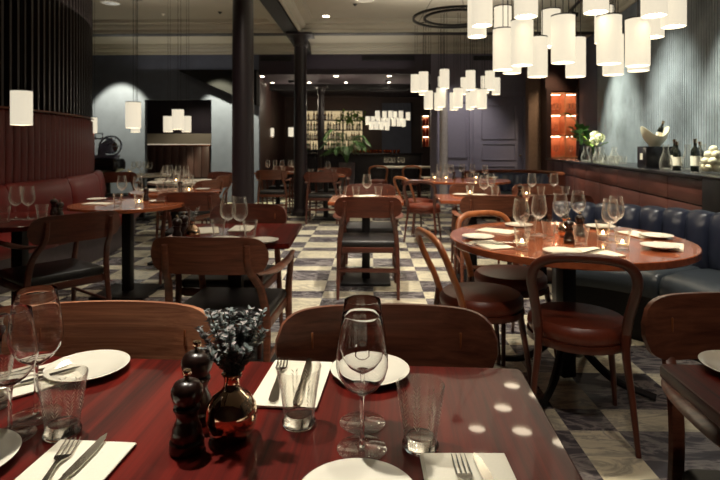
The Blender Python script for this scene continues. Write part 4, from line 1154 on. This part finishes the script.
# ================================================================== hanging lamps
def lamp_parts(parent, x, y, z, dia, h, top, key='shade', first=[]):
    """shade (open drum), bulb and cord as children; x, y, z local, z is the lower rim"""
    def mk(dia_, h_):
        r = dia_ / 2; bm = B(); lathe(bm, [(r, 0), (r, h_), (r - .003, h_), (r - .003, 0)], 36, closed=True); a = fin('lamp_shade', bm, M['shade'])
        bm = B(); lathe(bm, [(r + .0008, h_ - .004), (r + .0008, h_ + .002), (r * .3, h_ + .002), (r * .3, h_ - .002), (r - .004, h_ - .002)], 36); b = fin('top_ring', bm, M['black'])
        bm = B(); lathe(bm, [(0, .014), (r - .004, .014), (r - .004, .018), (0, .018)], 28); c_ = fin('diffuser', bm, M['bulb'])
        return a, b, c_
    kk = ('lamp', round(dia, 3), round(h, 3))
    if kk not in PROTO:
        PROTO[kk] = [o.data for o in mk(dia, h)]
        for o in list(COL.objects):
            if o.data in PROTO[kk]: bpy.data.objects.remove(o)
    sh_, rg, bl_ = PROTO[kk]
    o = bpy.data.objects.new('lamp_shade', sh_); COL.objects.link(o); o.parent = parent; o.location = (x, y, z)
    for nm, me in (('top_ring', rg), ('diffuser', bl_)):
        q = bpy.data.objects.new(nm, me); COL.objects.link(q); q.parent = o
    bm = B(); tube(bm, [(x, y, z + h - .02), (x, y, top)], .0022, 5); tube(bm, [(x + dia * .25, y, z + h), (x + dia * .25, y, top)], .0022, 5) if h > .212 else None
    fin('cord', bm, M['black'], parent)

def chandelier(label, c, rz_, rings, lamps, dia, h, ceil_z):
    t = empty('chandelier', (c[0], c[1], rz_)); tag(t, label, 'chandelier')
    for r in rings:
        bm = B(); lathe(bm, [(r - .012, -.012), (r + .012, -.012), (r + .012, .012), (r - .012, .012)], 64, closed=True); fin('ring', bm, M['black'], t)
    bm = B()
    for k in range(3):
        a = k * 2 * PI / 3 + .5
        tube(bm, [(rings[0] * math.cos(a), rings[0] * math.sin(a), 0), (0, 0, ceil_z - rz_ - .02)], .003, 5); tube(bm, [(rings[-1] * math.cos(a), rings[-1] * math.sin(a), 0), (rings[0] * math.cos(a), rings[0] * math.sin(a), 0)], .006, 5)
    lathe(bm, [(0, ceil_z - rz_ - .03), (.06, ceil_z - rz_ - .03), (.06, ceil_z - rz_), (0, ceil_z - rz_)], 20)
    fin('suspension', bm, M['black'], t)
    for x, y, z in lamps: lamp_parts(t, x - c[0], y - c[1], z - rz_, dia, h, 0)

near = [(0.5625, 2.701, 1.844), (0.5952, 2.993, 1.848), (0.7837, 3.167, 1.847), (0.6926, 2.799, 1.634), (0.7197, 2.544, 1.619), (0.823, 3.115, 1.659), (0.7003, 2.412, 1.818), (0.9011, 2.89, 1.609), (1.039, 3.085, 1.807),
        (0.8751, 2.436, 1.614), (1.119, 2.925, 1.613), (0.9743, 2.318, 1.813), (1.361, 3.126, 1.837), (1.062, 2.388, 1.601), (1.29, 2.854, 1.614), (1.215, 2.443, 1.6), (1.404, 2.814, 1.629), (1.226, 2.323, 1.798), (1.466, 2.787, 1.799), (1.379, 2.447, 1.778)]
chandelier('large chandelier of cream drum shades over the round table, upper right', (RX, RY - .05), 2.7, (.48, .34), near, .104, .215, CZ)
mid = [(0.537, 6.497, 1.896), (0.5796, 5.877, 1.843), (0.6745, 6.906, 1.898), (0.8119, 5.882, 1.871), (0.9101, 6.825, 1.915), (1.17, 6.667, 1.88), (1.088, 5.826, 1.848), (1.427, 6.672, 1.899), (1.329, 5.956, 1.861),
       (1.584, 6.757, 1.888), (0.6706, 6.209, 1.667), (0.8343, 6.581, 1.681), (0.7815, 5.945, 1.671), (1.014, 6.507, 1.675), (0.9612, 5.885, 1.661), (1.224, 6.589, 1.687), (1.195, 6.151, 1.686), (1.227, 5.891, 1.65)]
chandelier('ring chandelier of cream drum shades hanging before the grey door', (0.9884, 6.122), 2.71, (.50, .37), mid, .104, .215, CZ)
far = [(0.1446, 11.99, 1.845), (0.3166, 12.54, 1.873), (0.4642, 12.83, 1.9), (0.5916, 13.14, 1.904), (0.6908, 12.27, 1.859), (0.8922, 12.84, 1.864), (-0.0763, 12.25, 1.732), (0.042, 13.13, 1.78), (0.1749, 13.45, 1.793),
       (0.2812, 12.54, 1.708), (0.3904, 12.26, 1.697), (0.5489, 12.83, 1.719), (0.6446, 12.27, 1.697), (0.7656, 12.55, 1.696), (0.0092, 12.25, 1.616), (0.122, 11.99, 1.608), (0.2403, 12.26, 1.616), (0.3673, 12.26, 1.605)]
chandelier('distant chandelier of small cream shades in the rear room', (0.408, 12.81), 2.60, (.50,), far, .104, .19, 2.81)

def pendant(label, x, y, z, dia=.125, h=.222, top=CZ):
    t = empty('pendant_lamp', (x, y, z)); tag(t, label, 'pendant lamp')
    lamp_parts(t, 0, 0, 0, dia, h, top - z - .02)
    bm = B(); box(bm, (dia * .12, 0, top - z - .03), (.14, .10, .06), .008); fin('ceiling_box', bm, M['black'], t)
pendant('cream drum pendant before the red channelled panel at the left edge', -2.252, 3.369, 1.37)
pendant('cream drum pendant before the lit plaster wall, larger of the left ones', -2.036, 4.496, 1.389)
pendant('small cream pendant peeking out below the larger left pendant', -3.424, 7.633, 1.431)
pendant('tallest pendant of the trio left of the near column', -2.117, 5.768, 1.416)
pendant('left pendant of the trio left of the near column', -2.82, 7.304, 1.429)
pendant('right pendant of the trio left of the near column', -2.535, 7.229, 1.427)
pendant('pendant half hidden behind the end of the red panel', -3.957, 7.447, 1.42)
for k, (a_, b_) in enumerate((((-2.593, 13.75, 1.482), 'left'), ((-2.893, 16.51, 1.522), 'middle'), ((-1.925, 12.7, 1.463), 'right'))):
    pendant('tiny distant pendant between the two columns, ' + b_ + ' one', *a_, top=2.81)

# black track with a spot head near the right cornice
tr = tag(empty('track_light', (*sp(3.0, -.05), 3.38), -R(7.6)), 'black ceiling track with small spot heads along the right cornice', 'track light')
bm = B(); box(bm, (0, 0, .01), (.035, 2.6, .03), .004); fin('track', bm, M['black'], tr)
for k, y_ in enumerate((-.9, .2, 1.1)):
    bm = B(); tube(bm, [(0, y_, 0), (0, y_, -.06)], .008, 8); tube(bm, [(-.03, y_, -.07), (.07, y_, -.10)], [.03, .034], 14); fin('spot_head', bm, M['black'], tr)

# ================================================================== light
def spot(name, loc, tgt, e, size, blend=.6, c=(1, .83, .62), rad=.05):
    l = bpy.data.lights.new(name, 'SPOT'); l.energy = e; l.spot_size = R(size); l.spot_blend = blend; l.color = c; l.shadow_soft_size = rad
    o = bpy.data.objects.new(name, l); COL.objects.link(o); o.location = loc
    o.rotation_euler = (Vector(tgt) - Vector(loc)).to_track_quat('-Z', 'Y').to_euler(); return o
def point(name, loc, e, c=(1, .8, .56), r=.08):
    l = bpy.data.lights.new(name, 'POINT'); l.energy = e; l.color = c; l.shadow_soft_size = r
    o = bpy.data.objects.new(name, l); COL.objects.link(o); o.location = loc; return o
WARM = (1, .86, .66)
spot('downlight_or_fill', (.1, .35, 3.35), (.1, 3.6, .5), 75, 66, .9, (1, .84, .70))  # added fill above the camera, no fixture: brightens chair backs facing the lens
spot('downlight_or_fill', (-1.5, .9, 3.35), (-1.8, 3.2, .5), 75, 70, .9, (1, .84, .70))  # added fill for the chairs on the left
spot('downlight_or_fill', (1.3, .5, 3.35), (1.2, 2.3, .6), 34, 70, .9, (1, .84, .70))  # added fill for the chairs at the round table
spot('downlight_or_fill', (.2, 2.6, 3.35), (.6, 5.2, .5), 80, 70, .9, (1, .84, .70))  # added fill towards the middle of the room
spot('downlight_or_fill', (-1.0, 3.6, 3.35), (-1.7, 5.6, .5), 60, 70, .9, (1, .84, .70))  # added fill towards the left row of tables
NEU = (1, .93, .80); COOL = (.86, .95, 1)
spot('downlight_or_fill', (-.85, 1.55, 3.35), (-.60, .95, .75), 210, 40, .7, NEU)
spot('downlight_or_fill', (.25, 1.5, 3.35), (.05, .85, .75), 44, 32, .8, NEU)
spot('downlight_or_fill', (RX, RY + .2, 3.35), (RX, RY, .75), 140, 60, .8, WARM)
spot('downlight_or_fill', (2.2, 3.2, 3.35), (2.05, 2.9, .45), 60, 60, .8, NEU)
spot('downlight_or_fill', (-.8, 3.4, 3.35), (-.7, 2.9, .75), 45, 44, .8, NEU)
spot('downlight_or_fill', (.05, 5.4, 3.35), (.05, 5.0, .75), 120, 60, .8, WARM)
spot('downlight_or_fill', (-.2, 7.2, 3.35), (-.1, 6.8, 0), 240, 70, .8, NEU)
spot('downlight_or_fill', (.1, 4.3, 3.35), (.05, 4.4, 0), 190, 60, .9, NEU)
spot('downlight_or_fill', (1.5, 5.5, 3.35), (1.4, 5.0, .75), 120, 60, .8, WARM)
spot('downlight_or_fill', (-2.0, 5.2, 3.35), (-1.9, 4.7, .75), 80, 60, .8, NEU)
spot('downlight_or_fill', (-2.4, 7.6, 3.35), (-2.3, 7.0, .75), 90, 70, .8, NEU)
spot('downlight_or_fill', (-3.0, 3.4, 3.35), (-3.6, 4.0, .6), 65, 60, .8, WARM)
spot('downlight_or_fill', (1.6, 8.2, 3.35), (1.5, 7.7, .75), 110, 60, .8, WARM)
spot('downlight_or_fill', (-.5, 8.9, 3.35), (-.6, 8.7, .75), 90, 60, .8, WARM)
spot('downlight_or_fill', (-1.6, 10.3, 3.35), (-1.6, 10.0, .75), 80, 60, .8, WARM)
# wall washers
spot('wall_wash', (-5.45, 10.55, 3.35), (-5.50, 11.45, 1.5), 420, 56, .3, (1, .96, .64))
spot('wall_wash', (-3.30, 10.45, 3.2), (-3.20, 11.45, 1.3), 420, 58, .3, (1, .96, .64))
spot('wall_wash', (*sp(3.9, -.75), 3.3), (*sp(3.9, WO), 1.25), 620, 58, .9, (1, 1, .78))
spot('wall_wash', (*sp(2.1, -.75), 3.3), (*sp(2.1, WO), 1.25), 480, 60, 1.0, (1, 1, .8))
spot('wall_wash', (*sp(.55, -.75), 3.3), (*sp(.55, WO), 1.25), 480, 56, .9, (1, 1, .78))
spot('wall_wash', (1.9, 10.3, 3.3), (1.9, 11.3, 1.2), 110, 70, .8, (1, .95, .85))
spot('wall_wash', (3.65, 10.3, 3.3), (3.62, 11.1, 1.2), 90, 50, .8, (1, .8, .5))
# rear room
point('rear_lamp', (-1.8, 13.2, 2.3), 8, WARM); point('rear_lamp', (.4, 13.4, 2.2), 10, WARM)
point('rear_lamp', (-.6, 12.0, 2.2), 8, WARM)
spot('downlight_or_fill', (.6, 12.9, 2.78), (.6, 12.7, .75), 40, 60, .8, WARM)
spot('downlight_or_fill', (-.8, 11.9, 2.78), (-.75, 11.8, .75), 40, 60, .8, WARM)
spot('niche_wash', ((NX0 + NX1) / 2, 12.2, 2.35), ((NX0 + NX1) / 2, 12.9, 1.35), 12, 100, .9, WARM)
# added upward area lights brighten the ceiling like bounced light; no fixture
for (x, y, e) in ((-3.5, 6.4, 15), (1.2, 6.6, 34), (1.2, 3.6, 16), (-.3, 10.4, 5), (-4, 10.4, 3)):
    l = bpy.data.lights.new('ceiling_bounce', 'AREA'); l.energy = e * .95; l.size = 2.2; l.color = (1, .92, .8)
    o = bpy.data.objects.new('ceiling_bounce', l); COL.objects.link(o); o.location = (x, y, 2.9); o.rotation_euler = (PI, 0, 0)

w_ = bpy.data.worlds.new('World'); sc.world = w_; w_.use_nodes = True
w_.node_tree.nodes['Background'].inputs[0].default_value = (.5, .45, .6, 1); w_.node_tree.nodes['Background'].inputs[1].default_value = .045

# ================================================================== camera and view
cam = bpy.data.cameras.new('Camera'); co = bpy.data.objects.new('Camera', cam); COL.objects.link(co)
co.location = (0, 0, 1.235); co.rotation_euler = (R(90), 0, R(1.2))
cam.sensor_width = 36; cam.lens = 530 / 720 * 36; cam.shift_y = -94 / 720; cam.clip_start = .02
cam.dof.use_dof = True; cam.dof.focus_distance = 1.05; cam.dof.aperture_fstop = 9
sc.camera = co
sc.view_settings.view_transform = 'Standard'; sc.view_settings.look = 'None'; sc.view_settings.gamma = 1; sc.view_settings.exposure = .75
sc.cycles.use_denoising = True; sc.cycles.max_bounces = 12; sc.cycles.transparent_max_bounces = 24; sc.cycles.transmission_bounces = 10
sc.cycles.sample_clamp_indirect = 4; sc.cycles.caustics_refractive = True; sc.cycles.blur_glossy = .3
